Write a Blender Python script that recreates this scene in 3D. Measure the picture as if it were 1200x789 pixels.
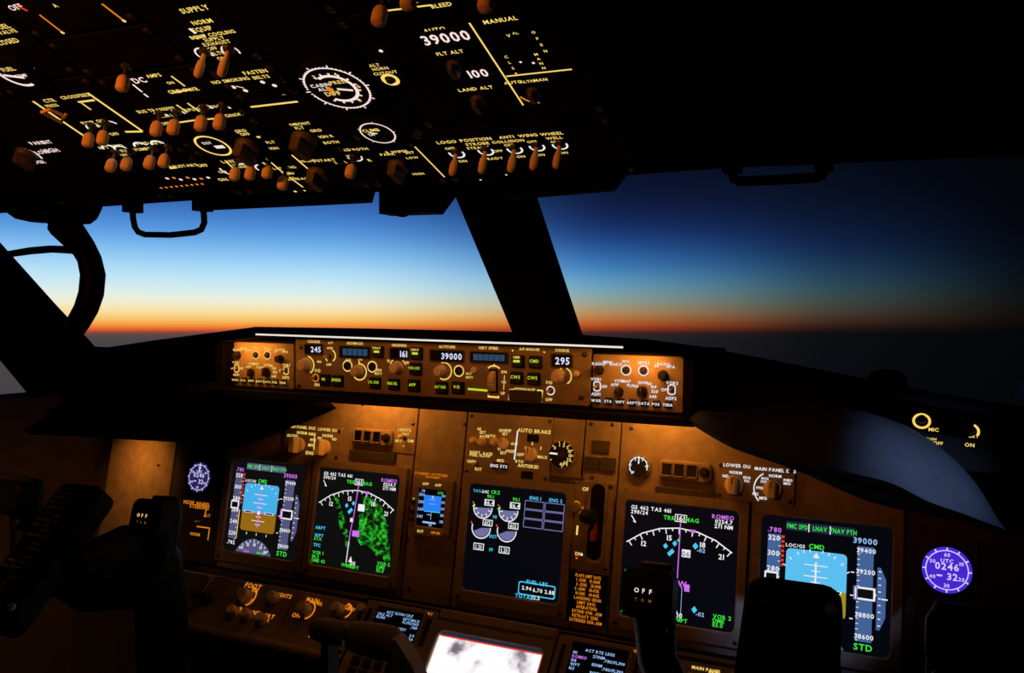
import bpy, math, random
from mathutils import Vector, Matrix
random.seed(7)
for o in list(bpy.data.objects): bpy.data.objects.remove(o, do_unlink=True)
SC = bpy.context.scene
COL = SC.collection
PI = math.pi

# ------------------------------------------------------------------ camera
# aircraft frame: X right, Y forward, Z up, metres; origin = centre of the middle engine display
CAM = Vector((0.5541, -1.2369, 0.3848))
CR = Vector((0.9105, 0.4135, 0.0075)); CD = Vector((0.0235, -0.0338, -0.9992)); CF = Vector((-0.4129, 0.9099, -0.0405))
F = 1000.0
cd = bpy.data.cameras.new('camera'); cam = bpy.data.objects.new('camera', cd); COL.objects.link(cam)
cd.sensor_fit = 'HORIZONTAL'; cd.sensor_width = 36.0; cd.lens = 36.0*F/1200.0; cd.clip_start = 0.01; cd.clip_end = 500
cam.matrix_world = Matrix(((CR.x, -CD.x, -CF.x, CAM.x), (CR.y, -CD.y, -CF.y, CAM.y), (CR.z, -CD.z, -CF.z, CAM.z), (0, 0, 0, 1)))
SC.camera = cam
vs = SC.view_settings
vs.view_transform = 'Standard'; vs.look = 'None'; vs.gamma = 1.0; vs.exposure = 0.0; vs.use_curve_mapping = False

def lin(c):
    return tuple((x/255/12.92 if x <= 10.3 else ((x/255+0.055)/1.055)**2.4) for x in c)

# ------------------------------------------------------------------ sky at dusk
W = bpy.data.worlds.new('dusk_sky'); SC.world = W; W.use_nodes = True
nt = W.node_tree; nt.nodes.clear()
def nd(t, **k):
    n = nt.nodes.new(t)
    for a, b in k.items(): setattr(n, a, b)
    return n
UP = Vector((-0.0208, 0.0279, 0.9994)).normalized()           # earth vertical: the aircraft flies a little nose-up
GLOW = (CR*(-0.52) + CF).normalized(); GLOW = (GLOW - UP*GLOW.dot(UP)).normalized()
tc = nd('ShaderNodeTexCoord')
def vdot(v):
    n = nd('ShaderNodeVectorMath', operation='DOT_PRODUCT'); nt.links.new(tc.outputs['Generated'], n.inputs[0]); n.inputs[1].default_value = v; return n.outputs['Value']
def mth(op, a, b=None):
    n = nd('ShaderNodeMath', operation=op)
    for i, s in enumerate((a, b)):
        if s is None: continue
        if isinstance(s, (int, float)): n.inputs[i].default_value = s
        else: nt.links.new(s, n.inputs[i])
    return n.outputs[0]
sel = vdot(UP)
SIDE = UP.cross(GLOW)
az = mth('ABSOLUTE', mth('ARCTAN2', vdot(SIDE), vdot(GLOW)))
azd = mth('MULTIPLY', az, 180/PI)
mr = nd('ShaderNodeMapRange'); nt.links.new(sel, mr.inputs[0]); mr.inputs[1].default_value = -0.1; mr.inputs[2].default_value = 0.3
def ramp(stops):
    r = nd('ShaderNodeValToRGB'); r.color_ramp.interpolation = 'B_SPLINE'; e = r.color_ramp.elements
    st = [((s+0.1)/0.4, lin(c)) for s, c in stops]
    while len(e) < len(st): e.new(0.5)
    for i, (p, c) in enumerate(st): e[i].position = p; e[i].color = (*c, 1)
    nt.links.new(mr.outputs[0], r.inputs[0]); return r.outputs[0]
RA = ramp([(-.1, (62, 60, 64)), (-.012, (78, 72, 74)), (-.002, (82, 70, 70)), (.0005, (215, 80, 44)), (.004, (244, 118, 48)), (.010, (253, 184, 80)), (.018, (253, 218, 136)), (.030, (248, 241, 208)), (.046, (218, 243, 246)), (.075, (158, 216, 252)), (.105, (88, 158, 232)), (.14, (50, 102, 184)), (.19, (26, 55, 120)), (.30, (12, 22, 55))])
RB = ramp([(-.1, (30, 31, 36)), (-.012, (44, 43, 47)), (-.002, (50, 42, 44)), (.0005, (140, 50, 30)), (.006, (196, 74, 32)), (.017, (206, 138, 64)), (.032, (162, 174, 146)), (.052, (110, 176, 206)), (.075, (60, 130, 202)), (.105, (30, 62, 134)), (.135, (20, 33, 76)), (.17, (11, 20, 45)), (.30, (4, 7, 18))])
RC = ramp([(-.1, (8, 11, 16)), (-.003, (12, 17, 23)), (.001, (30, 22, 22)), (.007, (62, 36, 27)), (.018, (86, 66, 51)), (.036, (70, 92, 88)), (.056, (45, 86, 112)), (.084, (22, 47, 92)), (.115, (15, 30, 62)), (.15, (9, 18, 36)), (.20, (6, 12, 26)), (.30, (2, 4, 9))])
RD = ramp([(-.1, (4, 5, 7)), (-.002, (5, 6, 8)), (.006, (9, 8, 7)), (.018, (14, 12, 11)), (.036, (12, 15, 17)), (.056, (7, 12, 18)), (.1, (4, 6, 10)), (.16, (3, 4, 7)), (.20, (3, 4, 6)), (.25, (2, 2, 4)), (.28, (1, 2, 3)), (.30, (1, 1, 2))])
def mixc(a, b, lo, hi):
    m = nd('ShaderNodeMapRange', interpolation_type='SMOOTHSTEP'); nt.links.new(azd, m.inputs[0]); m.inputs[1].default_value = lo; m.inputs[2].default_value = hi
    x = nd('ShaderNodeMix', data_type='RGBA'); nt.links.new(m.outputs[0], x.inputs['Factor']); nt.links.new(a, x.inputs['A']); nt.links.new(b, x.inputs['B']); return x.outputs['Result']
sky = mixc(mixc(mixc(RA, RB, 14, 35), RC, 28, 49), RD, 41, 60)
bg = nd('ShaderNodeBackground'); nt.links.new(sky, bg.inputs[0]); bg.inputs[1].default_value = 1.0
wo = nd('ShaderNodeOutputWorld'); nt.links.new(bg.outputs[0], wo.inputs[0])

# ------------------------------------------------------------------ cabin lamps (warm floods, then added fill and spots; fixtures are built further down)
AMBER = (1.0, 0.33, 0.035)
def area(name, loc, tgt, sx, sy, watts, col):
    l = bpy.data.lights.new(name, 'AREA'); l.shape = 'RECTANGLE'; l.size = sx; l.size_y = sy; l.energy = watts; l.color = col
    o = bpy.data.objects.new(name, l); COL.objects.link(o); o.location = loc
    o.rotation_euler = (Vector(tgt)-Vector(loc)).to_track_quat('-Z', 'X' if False else 'Y').to_euler(); return o
FLOODS = [(-0.275, 3.7), (-0.14, 0.42), (0.03, 0.62), (0.228, 3.1)]
for x, w in FLOODS: area('flood_light', (x, -0.022, 0.239), (x, 0.045, 0.19), 0.10, 0.02, w*0.10, AMBER)
area('mode_panel_light', (-0.02, -0.268, 0.3255), (-0.02, -0.225, 0.275), 0.60, 0.006, 0.021, AMBER)
area('efis_light', (0.275, -0.268, 0.3215), (0.265, -0.235, 0.29), 0.05, 0.006, 0.062, AMBER)
area('efis_light', (-0.32, -0.268, 0.3225), (-0.32, -0.235, 0.29), 0.07, 0.006, 0.075, AMBER)
sl_ = area('side_flood_light', (-0.82, -0.10, 0.150), (-0.825, 0.01, 0.04), 0.03, 0.02, 0.065, AMBER); sl_.data.spread = math.radians(75)
dl_ = area('added_overhead_fill', (-0.25, -1.75, 0.64), (-0.02, -0.55, 0.70), 0.12, 0.12, 1.0, (1.0, 0.26, 0.026)); dl_.data.spread = math.radians(55)  # unseen lamp added to brighten the overhead toggles
PEDFL = [(-0.42, 0.048), (-0.02, 0.034)]
for x, w in PEDFL: area('pedestal_flood_light', (x, -0.052, -0.152), (x, -0.15, -0.20), 0.24, 0.008, w, AMBER)
s2 = bpy.data.lights.new('added_captain_spot', 'SPOT'); s2.energy = 6.0; s2.color = (1.0, 0.42, 0.12); s2.spot_size = math.radians(46); s2.spot_blend = 1.0; s2.shadow_soft_size = 0.012  # unseen spot added to brighten the checklist print and lower left wall
s2o = bpy.data.objects.new('added_captain_spot', s2); COL.objects.link(s2o); s2o.location = (-0.62, -1.05, 0.58)
s2o.rotation_euler = (Vector((-0.84, -0.25, -0.18))-Vector(s2o.location)).to_track_quat('-Z', 'Y').to_euler()
sp = bpy.data.lights.new('added_cool_spot', 'SPOT'); sp.energy = 30.0; sp.color = (0.33, 0.52, 1.0); sp.spot_size = math.radians(15.5); sp.spot_blend = 1.0; sp.shadow_soft_size = 0.012  # unseen cool spot added to give the hood its bluish patch
so = bpy.data.objects.new('added_cool_spot', sp); COL.objects.link(so); so.location = (0.86, -0.86, 0.60)
so.rotation_euler = (Vector((0.60, -0.33, 0.240))-Vector(so.location)).to_track_quat('-Z', 'Y').to_euler()

# ------------------------------------------------------------------ projection helpers: a pixel seen on a real plane -> its point on that plane
def ray(x, y): return CR*((x-600)/F) + CD*((y-394.5)/F) + CF
def atY(x, y, Y): d = ray(x, y); return CAM + d*((Y-CAM.y)/d.y)
def atX(x, y, X): d = ray(x, y); return CAM + d*((X-CAM.x)/d.x)
class Frame:
    def __init__(s, O, U, V):
        s.O = Vector(O); s.U = Vector(U).normalized(); s.V = Vector(V).normalized(); s.N = s.U.cross(s.V)
    def uv(s, x, y):
        d = ray(x, y); t = (s.O-CAM).dot(s.N)/d.dot(s.N); P = CAM+d*t-s.O
        return P.dot(s.U), P.dot(s.V)
    def pt(s, x, y, z=0.0):
        u, v = s.uv(x, y); return s.O+s.U*u+s.V*v+s.N*z
    def M(s, u, v, z=0.0):
        p = s.O+s.U*u+s.V*v+s.N*z
        return Matrix(((s.U.x, s.V.x, s.N.x, p.x), (s.U.y, s.V.y, s.N.y, p.y), (s.U.z, s.V.z, s.N.z, p.z), (0, 0, 0, 1)))
t11 = math.radians(11); a21 = math.radians(21.5); r2 = math.sqrt(0.5)
MIP = Frame((0, 0, 0), (1, 0, 0), (0, math.sin(t11), math.cos(t11)))
MCP = Frame((0, -0.24, 0.29), (1, 0, 0), (0, 0, 1))
OVH = Frame((-0.02, -0.56, 0.515), (1, 0, 0), (0, -math.cos(a21), math.sin(a21)))
P9 = Frame((0.017, -0.12, -0.1155), (1, 0, 0), (0, r2, r2))
WL = Frame((-0.02, 0.16, 0.33), (0.77, 0.295, 0), Vector((0.77, 0.295, 0)).normalized().cross(Vector((0, -0.238, 0.226)).cross(Vector((0.77, 0.295, 0)).normalized())))
WR = Frame((-0.02, 0.16, 0.33), (0.77, -0.295, 0), Vector((0.77, -0.295, 0)).normalized().cross(Vector((0, -0.238, 0.226)).cross(Vector((0.77, -0.295, 0)).normalized())))

# ------------------------------------------------------------------ materials
MATS = {}
def mat(name, base, rough=0.6, metal=0.0, var=0.18, scale=60.0, bump=0.0, spec=0.5):
    m = bpy.data.materials.new(name); m.use_nodes = True; n = m.node_tree; b = n.nodes['Principled BSDF']
    b.inputs['Roughness'].default_value = rough; b.inputs['Metallic'].default_value = metal; b.inputs['Specular IOR Level'].default_value = spec
    tcn = n.nodes.new('ShaderNodeTexCoord'); no = n.nodes.new('ShaderNodeTexNoise'); no.inputs['Scale'].default_value = scale; no.inputs['Detail'].default_value = 4
    n.links.new(tcn.outputs['Object'], no.inputs['Vector'])
    cr = n.nodes.new('ShaderNodeValToRGB'); e = cr.color_ramp.elements
    e[0].position = 0.3; e[1].position = 0.7
    e[0].color = (*[c*(1-var) for c in base], 1); e[1].color = (*[min(1, c*(1+var)) for c in base], 1)
    n.links.new(no.outputs['Fac'], cr.inputs[0]); n.links.new(cr.outputs[0], b.inputs['Base Color'])
    if bump:
        bp = n.nodes.new('ShaderNodeBump'); bp.inputs['Strength'].default_value = bump; bp.inputs['Distance'].default_value = 0.001
        no2 = n.nodes.new('ShaderNodeTexNoise'); no2.inputs['Scale'].default_value = scale*12; n.links.new(tcn.outputs['Object'], no2.inputs['Vector'])
        n.links.new(no2.outputs['Fac'], bp.inputs['Height']); n.links.new(bp.outputs[0], b.inputs['Normal'])
    MATS[name] = m; return m
def glow(name, rgb, strength=1.0, base=(0.003, 0.003, 0.003)):
    m = bpy.data.materials.new(name); m.use_nodes = True; b = m.node_tree.nodes['Principled BSDF']
    b.inputs['Base Color'].default_value = (*base, 1); b.inputs['Roughness'].default_value = 0.4; b.inputs['Specular IOR Level'].default_value = 0.06
    b.inputs['Emission Color'].default_value = (*lin(rgb), 1); b.inputs['Emission Strength'].default_value = strength
    MATS[name] = m; return m
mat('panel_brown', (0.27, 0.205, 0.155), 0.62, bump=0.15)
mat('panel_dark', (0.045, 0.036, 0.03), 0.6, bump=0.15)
mat('panel_black', (0.006, 0.0055, 0.005), 0.75, spec=0.1)
mat('overhead_grey', (0.0045, 0.004, 0.0035), 0.8, spec=0.05)
mat('black_plastic', (0.008, 0.008, 0.009), 0.55, spec=0.2)
mat('knob_black', (0.012, 0.011, 0.011), 0.5, spec=0.3)
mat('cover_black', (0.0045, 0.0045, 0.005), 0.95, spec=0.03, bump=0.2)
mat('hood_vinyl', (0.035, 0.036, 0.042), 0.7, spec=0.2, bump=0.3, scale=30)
mat('knob_cream', (0.88, 0.70, 0.45), 0.5)
mat('toggle_tip', (0.90, 0.56, 0.34), 0.6, spec=0.1)
mat('metal_dark', (0.10, 0.09, 0.085), 0.4, metal=0.7)
mat('metal_grey', (0.30, 0.29, 0.30), 0.45, metal=0.3)
mat('trim_grey', (0.62, 0.62, 0.62), 0.6)
mat('ceiling_black', (0.004, 0.004, 0.004), 0.9, spec=0.05)
mat('wall_brown', (0.13, 0.095, 0.07), 0.8, bump=0.2, scale=20)
mat('floor_carpet', (0.03, 0.025, 0.02), 0.95, bump=0.4, scale=80)
mat('screen_black', (0.004, 0.0045, 0.006), 0.35, spec=0.12)
mat('red_paint', (0.55, 0.03, 0.02), 0.5)
mat('knob_brown', (0.075, 0.045, 0.03), 0.55)
mat('lever_grip', (0.26, 0.17, 0.12), 0.5)
mat('lever_grey', (0.62, 0.58, 0.62), 0.5)
mat('print_dim', (0.16, 0.13, 0.11), 0.6)
glow('screen_navy', (5, 7, 14)); glow('screen_grey', (14, 14, 14))
for k, c in dict(white=(238, 238, 240), amber=(250, 214, 110), orange=(225, 128, 26), lamp_orange=(240, 150, 40), green=(60, 225, 60), mcp_green=(185, 215, 40), cyan=(70, 200, 240), skyblue=(70, 175, 232), skyblue_light=(92, 190, 240), ground=(150, 104, 20), ground_olive=(160, 140, 40), magenta=(205, 110, 235), tape=(84, 84, 122), tape_blue=(66, 98, 150), lcd_white=(222, 224, 255), lcd_blue=(40, 70, 96), lcd_dim=(28, 42, 62), red=(225, 60, 30), pink_white=(252, 226, 218), clock_blue=(70, 38, 205), clock_white=(214, 205, 255), clock_dark=(38, 36, 84), isfd_blue=(40, 128, 245), paleblue=(150, 190, 240), steel=(110, 112, 160), dimblue=(30, 42, 66), dim_amber=(120, 78, 26), purple=(150, 60, 220)).items(): glow('lit_'+k, c)
glow('strip_white', (238, 228, 214), 1.0)

def noise_glow(name, stops, scale, detail=5.0):
    m = bpy.data.materials.new(name); m.use_nodes = True; n = m.node_tree; b = n.nodes['Principled BSDF']
    b.inputs['Base Color'].default_value = (0.01, 0.01, 0.01, 1)
    tcn = n.nodes.new('ShaderNodeTexCoord'); no = n.nodes.new('ShaderNodeTexNoise'); no.inputs['Scale'].default_value = scale; no.inputs['Detail'].default_value = detail
    n.links.new(tcn.outputs['Object'], no.inputs['Vector'])
    cr = n.nodes.new('ShaderNodeValToRGB'); e = cr.color_ramp.elements
    while len(e) < len(stops): e.new(0.5)
    for i, (p, c) in enumerate(stops): e[i].position = p; e[i].color = (*lin(c), 1)
    n.links.new(no.outputs['Fac'], cr.inputs[0]); n.links.new(cr.outputs[0], b.inputs['Emission Color']); b.inputs['Emission Strength'].default_value = 1.0
    MATS[name] = m
noise_glow('radar_green', [(0.40, (8, 12, 8)), (0.46, (10, 70, 14)), (0.54, (18, 130, 26)), (0.62, (50, 200, 50))], 150)
noise_glow('radar_sparse', [(0.47, (8, 10, 8)), (0.52, (16, 120, 24)), (0.62, (40, 170, 40))], 150)
noise_glow('map_white', [(0.36, (120, 112, 122)), (0.43, (236, 226, 232)), (0.48, (255, 255, 255)), (0.66, (255, 252, 255)), (0.72, (248, 190, 196))], 22, 6)

gm = bpy.data.materials.new('window_glass'); gm.use_nodes = True; gn = gm.node_tree; gn.nodes.clear()
go = gn.nodes.new('ShaderNodeOutputMaterial'); gx = gn.nodes.new('ShaderNodeMixShader'); gt = gn.nodes.new('ShaderNodeBsdfTransparent'); gg = gn.nodes.new('ShaderNodeBsdfGlossy')
gg.inputs['Roughness'].default_value = 0.03; gx.inputs[0].default_value = 0.004; gt.inputs[0].default_value = (0.985, 0.99, 0.99, 1)
gn.links.new(gt.outputs[0], gx.inputs[1]); gn.links.new(gg.outputs[0], gx.inputs[2]); gn.links.new(gx.outputs[0], go.inputs[0]); MATS['window_glass'] = gm

# ------------------------------------------------------------------ lettering glyphs, made once
CHARS = 'ABCDEFGHIJKLMNOPQRSTUVWXYZ0123456789/-.()&:<>%+'
tmp = []
for ch in CHARS:
    c = bpy.data.curves.new('glyph', 'FONT'); c.body = ch; c.size = 1.0; c.resolution_u = 2; c.offset = 0.022
    o = bpy.data.objects.new('glyph', c); COL.objects.link(o); tmp.append((ch, o, c))
bpy.context.view_layer.update(); dg = bpy.context.evaluated_depsgraph_get()
GLY = {}
for ch, o, c in tmp:
    me = bpy.data.meshes.new_from_object(o.evaluated_get(dg))
    v = [(p.co.x, p.co.y) for p in me.vertices]; f = [tuple(p.vertices) for p in me.polygons]
    x0 = min(p[0] for p in v); x1 = max(p[0] for p in v)
    GLY[ch] = ([((p[0]-x0)/0.73, p[1]/0.73) for p in v], f, (x1-x0)/0.73)
    bpy.data.meshes.remove(me)
for ch, o, c in tmp: bpy.data.objects.remove(o); bpy.data.curves.remove(c)

# ------------------------------------------------------------------ mesh builder
class MB:
    def __init__(s): s.v = []; s.f = []; s.m = []; s.names = []
    def mi(s, m):
        if m not in s.names: s.names.append(m)
        return s.names.index(m)
    def add(s, vs_, fs, m, M=None):
        b = len(s.v); k = s.mi(m)
        s.v += [tuple(M @ Vector(p)) if M is not None else tuple(p) for p in vs_]
        for f in fs: s.f.append(tuple(i+b for i in f)); s.m.append(k)
    def prism(s, poly, z0, z1, m, cham=0.0, M=None):
        n = len(poly); area2 = sum(poly[i][0]*poly[(i+1) % n][1]-poly[(i+1) % n][0]*poly[i][1] for i in range(n))
        if area2 < 0: poly = poly[::-1]
        lay = [(poly, z0)]
        if cham:
            cx = sum(p[0] for p in poly)/n; cy = sum(p[1] for p in poly)/n
            def inset(d):
                o = []
                for i in range(n):
                    a, p, q = Vector(poly[i-1]), Vector(poly[i]), Vector(poly[(i+1) % n])
                    e1 = (p-a); e2 = (q-p)
                    n1 = Vector((-e1.y, e1.x)).normalized() if e1.length > 1e-9 else Vector((0, 0)); n2 = Vector((-e2.y, e2.x)).normalized() if e2.length > 1e-9 else n1
                    bb = n1+n2; bb = bb.normalized() if bb.length > 1e-6 else n1
                    k = d/max(0.5, bb.dot(n1)); o.append((p.x+bb.x*k, p.y+bb.y*k))
                return o
            lay += [(poly, z1-cham), (inset(cham), z1)]
        else: lay += [(poly, z1)]
        vs_ = [(p[0], p[1], z) for pl, z in lay for p in pl]; fs = [tuple(range(n))[::-1], tuple(range((len(lay)-1)*n, len(lay)*n))]
        for l in range(len(lay)-1):
            for i in range(n): j = (i+1) % n; fs.append((l*n+i, l*n+j, (l+1)*n+j, (l+1)*n+i))
        s.add(vs_, fs, m, M)
    def box(s, x0, x1, y0, y1, z0, z1, m, cham=0.0, M=None): s.prism([(x0, y0), (x1, y0), (x1, y1), (x0, y1)], z0, z1, m, cham, M)
    def rrect(s, x0, x1, y0, y1, z0, z1, r, m, cham=0.0, M=None, k=4): s.prism(rr(x0, x1, y0, y1, r, k), z0, z1, m, cham, M)
    def frame(s, x0, x1, y0, y1, ix0, ix1, iy0, iy1, z0, z1, m, ir=0.008, ch=0.0015):
        o = rr(x0, x1, y0, y1, 0.003, 4); i = rr(ix0, ix1, iy0, iy1, ir, 4); n = len(o)
        ii = [(p[0]+(ch if p[0] < (ix0+ix1)/2 else -ch)*-1, p[1]+(ch if p[1] < (iy0+iy1)/2 else -ch)*-1) for p in i]
        L = [(o, z0), (o, z1), (ii, z1), (i, z1-ch), (i, z0)]
        vs_ = [(p[0], p[1], z) for pl, z in L for p in pl]; fs = []
        for l in range(5):
            for a in range(n):
                b = (a+1) % n; l2 = (l+1) % 5; fs.append((l*n+a, l*n+b, l2*n+b, l2*n+a))
        s.add(vs_, fs, m)
    def lathe(s, prof, m, seg=16, M=None, flute=0.0):
        vs_ = []; fs = []; n = len(prof)
        for r, z in prof:
            for k in range(seg):
                a = 2*PI*k/seg; q = r*(1-(flute if k % 2 else 0)); vs_.append((q*math.cos(a), q*math.sin(a), z))
        for i in range(n-1):
            for k in range(seg): j = (k+1) % seg; fs.append((i*seg+k, i*seg+j, (i+1)*seg+j, (i+1)*seg+k))
        fs.append(tuple(range(seg))[::-1]); fs.append(tuple(range((n-1)*seg, n*seg)))
        s.add(vs_, fs, m, M)
    def tube(s, pts, r, m, seg=10, close=True):
        pts = [Vector(p) for p in pts]; rs = r if isinstance(r, (list, tuple)) else [r]*len(pts); vs_ = []; fs = []
        nrm = None
        for i, p in enumerate(pts):
            t = (pts[min(i+1, len(pts)-1)]-pts[max(i-1, 0)]).normalized()
            if nrm is None:
                nrm = t.cross(Vector((0, 0, 1)));
                if nrm.length < 0.05: nrm = t.cross(Vector((1, 0, 0)))
            nrm = (nrm - t*nrm.dot(t)).normalized(); b = t.cross(nrm)
            for k in range(seg): a = 2*PI*k/seg; vs_.append(p+(nrm*math.cos(a)+b*math.sin(a))*rs[i])
        for i in range(len(pts)-1):
            for k in range(seg): j = (k+1) % seg; fs.append((i*seg+k, i*seg+j, (i+1)*seg+j, (i+1)*seg+k))
        fs.append(tuple(range(seg))[::-1]); fs.append(tuple(range((len(pts)-1)*seg, len(pts)*seg)))
        s.add([tuple(v) for v in vs_], fs, m)
    def loft(s, rails, m, closed=False):
        n = len(rails[0]); R = len(rails); vs_ = [tuple(p) for r in rails for p in r]; fs = []
        for a in range(R if closed else R-1):
            b = (a+1) % R
            for i in range(n-1): fs.append((a*n+i, a*n+i+1, b*n+i+1, b*n+i))
        if closed: fs.append(tuple(a*n for a in range(R))); fs.append(tuple(a*n+n-1 for a in range(R))[::-1])
        s.add(vs_, fs, m)
    # flat marks
    def poly(s, pts, z, m): s.add([(p[0], p[1], z) for p in pts], [tuple(range(len(pts)))], m)
    def rect(s, x0, x1, y0, y1, z, m): s.poly([(x0, y0), (x1, y0), (x1, y1), (x0, y1)], z, m)
    def line(s, x0, y0, x1, y1, w, z, m):
        d = Vector((x1-x0, y1-y0)); L = d.length or 1e-9; nx, ny = -d.y/L*w/2, d.x/L*w/2
        s.poly([(x0-nx, y0-ny), (x1-nx, y1-ny), (x1+nx, y1+ny), (x0+nx, y0+ny)], z, m)
    def arc(s, cx, cy, r, a0, a1, w, z, m, seg=None):
        seg = seg or max(6, int(abs(a1-a0)/12)); vs_ = []; fs = []
        for i in range(seg+1):
            a = math.radians(a0+(a1-a0)*i/seg)
            for q in (r-w/2, r+w/2): vs_.append((cx+q*math.cos(a), cy+q*math.sin(a), z))
        for i in range(seg): fs.append((2*i, 2*i+1, 2*i+3, 2*i+2))
        s.add(vs_, fs, m)
    def disc(s, cx, cy, r, z, m, seg=24): s.poly([(cx+r*math.cos(2*PI*k/seg), cy+r*math.sin(2*PI*k/seg)) for k in range(seg)], z, m)
    def text(s, t, x, y, h, z, m, rot=0.0, wide=1.0, align=0.5):
        gap = 0.16; w = 0
        for ch in t: w += (0.5 if ch == ' ' else GLY[ch][2]+gap)
        w -= gap; cx = -w*align; c, sn = math.cos(rot), math.sin(rot)
        for ch in t:
            if ch == ' ': cx += 0.5; continue
            gv, gf, gw = GLY[ch]
            s.add([(x+((px+cx)*wide*c-(py-0.5)*sn)*h, y+((px+cx)*wide*sn+(py-0.5)*c)*h, z) for px, py in gv], gf, m); cx += gw+gap
    def mesh(s, name, smooth=False):
        me = bpy.data.meshes.new(name); me.from_pydata(s.v, [], s.f)
        for n in s.names: me.materials.append(MATS[n])
        for p, k in zip(me.polygons, s.m): p.material_index = k; p.use_smooth = smooth
        me.update()
        if smooth: me.set_sharp_from_angle(angle=math.radians(38))
        return me
    def split(s, gap):
        '''one builder for each cluster of marks that lie closer than gap'''
        n = len(s.v); par = list(range(n))
        def fd(i):
            while par[i] != i: par[i] = par[par[i]]; i = par[i]
            return i
        for f in s.f:
            for i in f[1:]: par[fd(i)] = fd(f[0])
        bb = {}
        for i, p in enumerate(s.v):
            r = fd(i); q = bb.get(r)
            if q is None: bb[r] = [p[0], p[0], p[1], p[1]]
            else: q[0] = min(q[0], p[0]); q[1] = max(q[1], p[0]); q[2] = min(q[2], p[1]); q[3] = max(q[3], p[1])
        K = list(bb); g = {k: k for k in K}
        def fg(k):
            while g[k] != k: k = g[k]
            return k
        for a in range(len(K)):
            A = bb[K[a]]
            for c in range(a):
                B = bb[K[c]]
                if A[0]-B[1] < gap and B[0]-A[1] < gap and A[2]-B[3] < gap and B[2]-A[3] < gap: g[fg(K[a])] = fg(K[c])
        out = {}
        for f, m in zip(s.f, s.m):
            k = fg(fd(f[0])); o, mp = out.setdefault(k, (MB(), {})); o.mi(s.names[m]); t = []
            for i in f:
                if i not in mp: mp[i] = len(o.v); o.v.append(s.v[i])
                t.append(mp[i])
            o.f.append(tuple(t)); o.m.append(o.mi(s.names[m]))
        return [o for o, mp in out.values()]
    def build(s, name, parent=None, smooth=False, M=None):
        if name in ('lettering', 'screen_graphics') and len(s.v) > 3:
            cl = s.split(0.009)
            if len(cl) > 1:
                os_ = [c.build('lettering_block' if name == 'lettering' else 'graphics_block', parent, smooth, M) for c in cl]; s.objs = os_; return os_[0]
        if not s.v: return None
        return part(name, s.mesh(name, smooth), parent, M)
def rr(x0, x1, y0, y1, r, k=4):
    o = []
    for cx, cy, a0 in ((x1-r, y0+r, -90), (x1-r, y1-r, 0), (x0+r, y1-r, 90), (x0+r, y0+r, 180)):
        for i in range(k+1): a = math.radians(a0+90*i/k); o.append((cx+r*math.cos(a), cy+r*math.sin(a)))
    return o
def part(name, me, parent=None, M=None):
    o = bpy.data.objects.new(name, me); COL.objects.link(o)
    if parent is not None: o.parent = parent
    if M is not None: o.matrix_local = M
    return o
def tag(o, label, cat=None, group=None, kind=None):
    if label: o['label'] = label
    if cat: o['category'] = cat
    if group: o['group'] = group
    if kind: o['kind'] = kind
    return o
def thing(name, label, cat, M=None, group=None, kind=None):
    o = bpy.data.objects.new(name, None); COL.objects.link(o); o.empty_display_size = 0.02
    if M is not None: o.matrix_world = M
    return tag(o, label, cat, group, kind)
def T(x, y, z=0.0): return Matrix.Translation((x, y, z))
def TS(x, y, z, sc, rz=0.0, rx=0.0): return Matrix.Translation((x, y, z)) @ Matrix.Rotation(rz, 4, 'Z') @ Matrix.Rotation(rx, 4, 'X') @ Matrix.Scale(sc, 4)

# shared small parts (unit radius / real size)
def mk(fn, name, smooth=True):
    b = MB(); fn(b); return b.mesh(name, smooth)
def _screw(b):
    b.lathe([(0.0034, 0), (0.0034, 0.0008), (0.0026, 0.0014)], 'metal_dark', 12); b.box(-0.0024, 0.0024, -0.0004, 0.0004, 0.00142, 0.00155, 'panel_black')
SCREW = mk(_screw, 'screw')
def _bar(mt):
    def f(b):
        b.lathe([(1.0, 0), (1.0, 0.35), (0.92, 0.5), (0.6, 0.55)], mt, 20)
        b.prism([(-0.42, -0.95), (0.42, -0.95), (0.42, 0.7), (0.2, 1.0), (-0.2, 1.0), (-0.42, 0.7)], 0.5, 1.5, mt, 0.1)
        b.box(-0.07, 0.07, 0.1, 0.9, 1.5, 1.53, 'print_dim')
    return f
KNOB_CREAM = mk(_bar('knob_cream'), 'selector_knob'); KNOB_DARK = mk(_bar('knob_brown'), 'selector_knob'); KNOB_BLACKBAR = mk(_bar('knob_black'), 'selector_knob')
def _rnd(mt):
    def f(b):
        b.lathe([(1.0, 0), (1.0, 0.25), (0.82, 0.3)], mt, 20); b.lathe([(0.8, 0.3), (0.78, 1.3), (0.68, 1.45), (0.3, 1.47)], mt, 28, flute=0.07)
    return f
KNOB_RND_C = mk(_rnd('knob_cream'), 'round_knob'); KNOB_RND_B = mk(_rnd('knob_black'), 'round_knob'); KNOB_RND_D = mk(_rnd('lever_grip'), 'round_knob')
def _tog(slim):
    def f(b):
        b.lathe([(0.0048, 0), (0.0048, 0.0025), (0.003, 0.004)], 'metal_dark', 6)
        b.lathe([(0.0017, 0.003), (0.0021, 0.011)], 'toggle_tip' if slim else 'metal_dark', 10)
        r = 0.0034 if slim else 0.0053; L = 0.0150 if slim else 0.0140
        b.lathe([(r*0.45, 0.0095), (r*0.8, 0.011), (r, 0.0095+L*0.35), (r, 0.0095+L*0.75), (r*0.85, 0.0095+L*0.92), (r*0.4, 0.0095+L)], 'toggle_tip', 14)
    return f
TOGGLE = mk(_tog(False), 'toggle_switch'); TOGGLE_SLIM = mk(_tog(True), 'toggle_switch')
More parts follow.
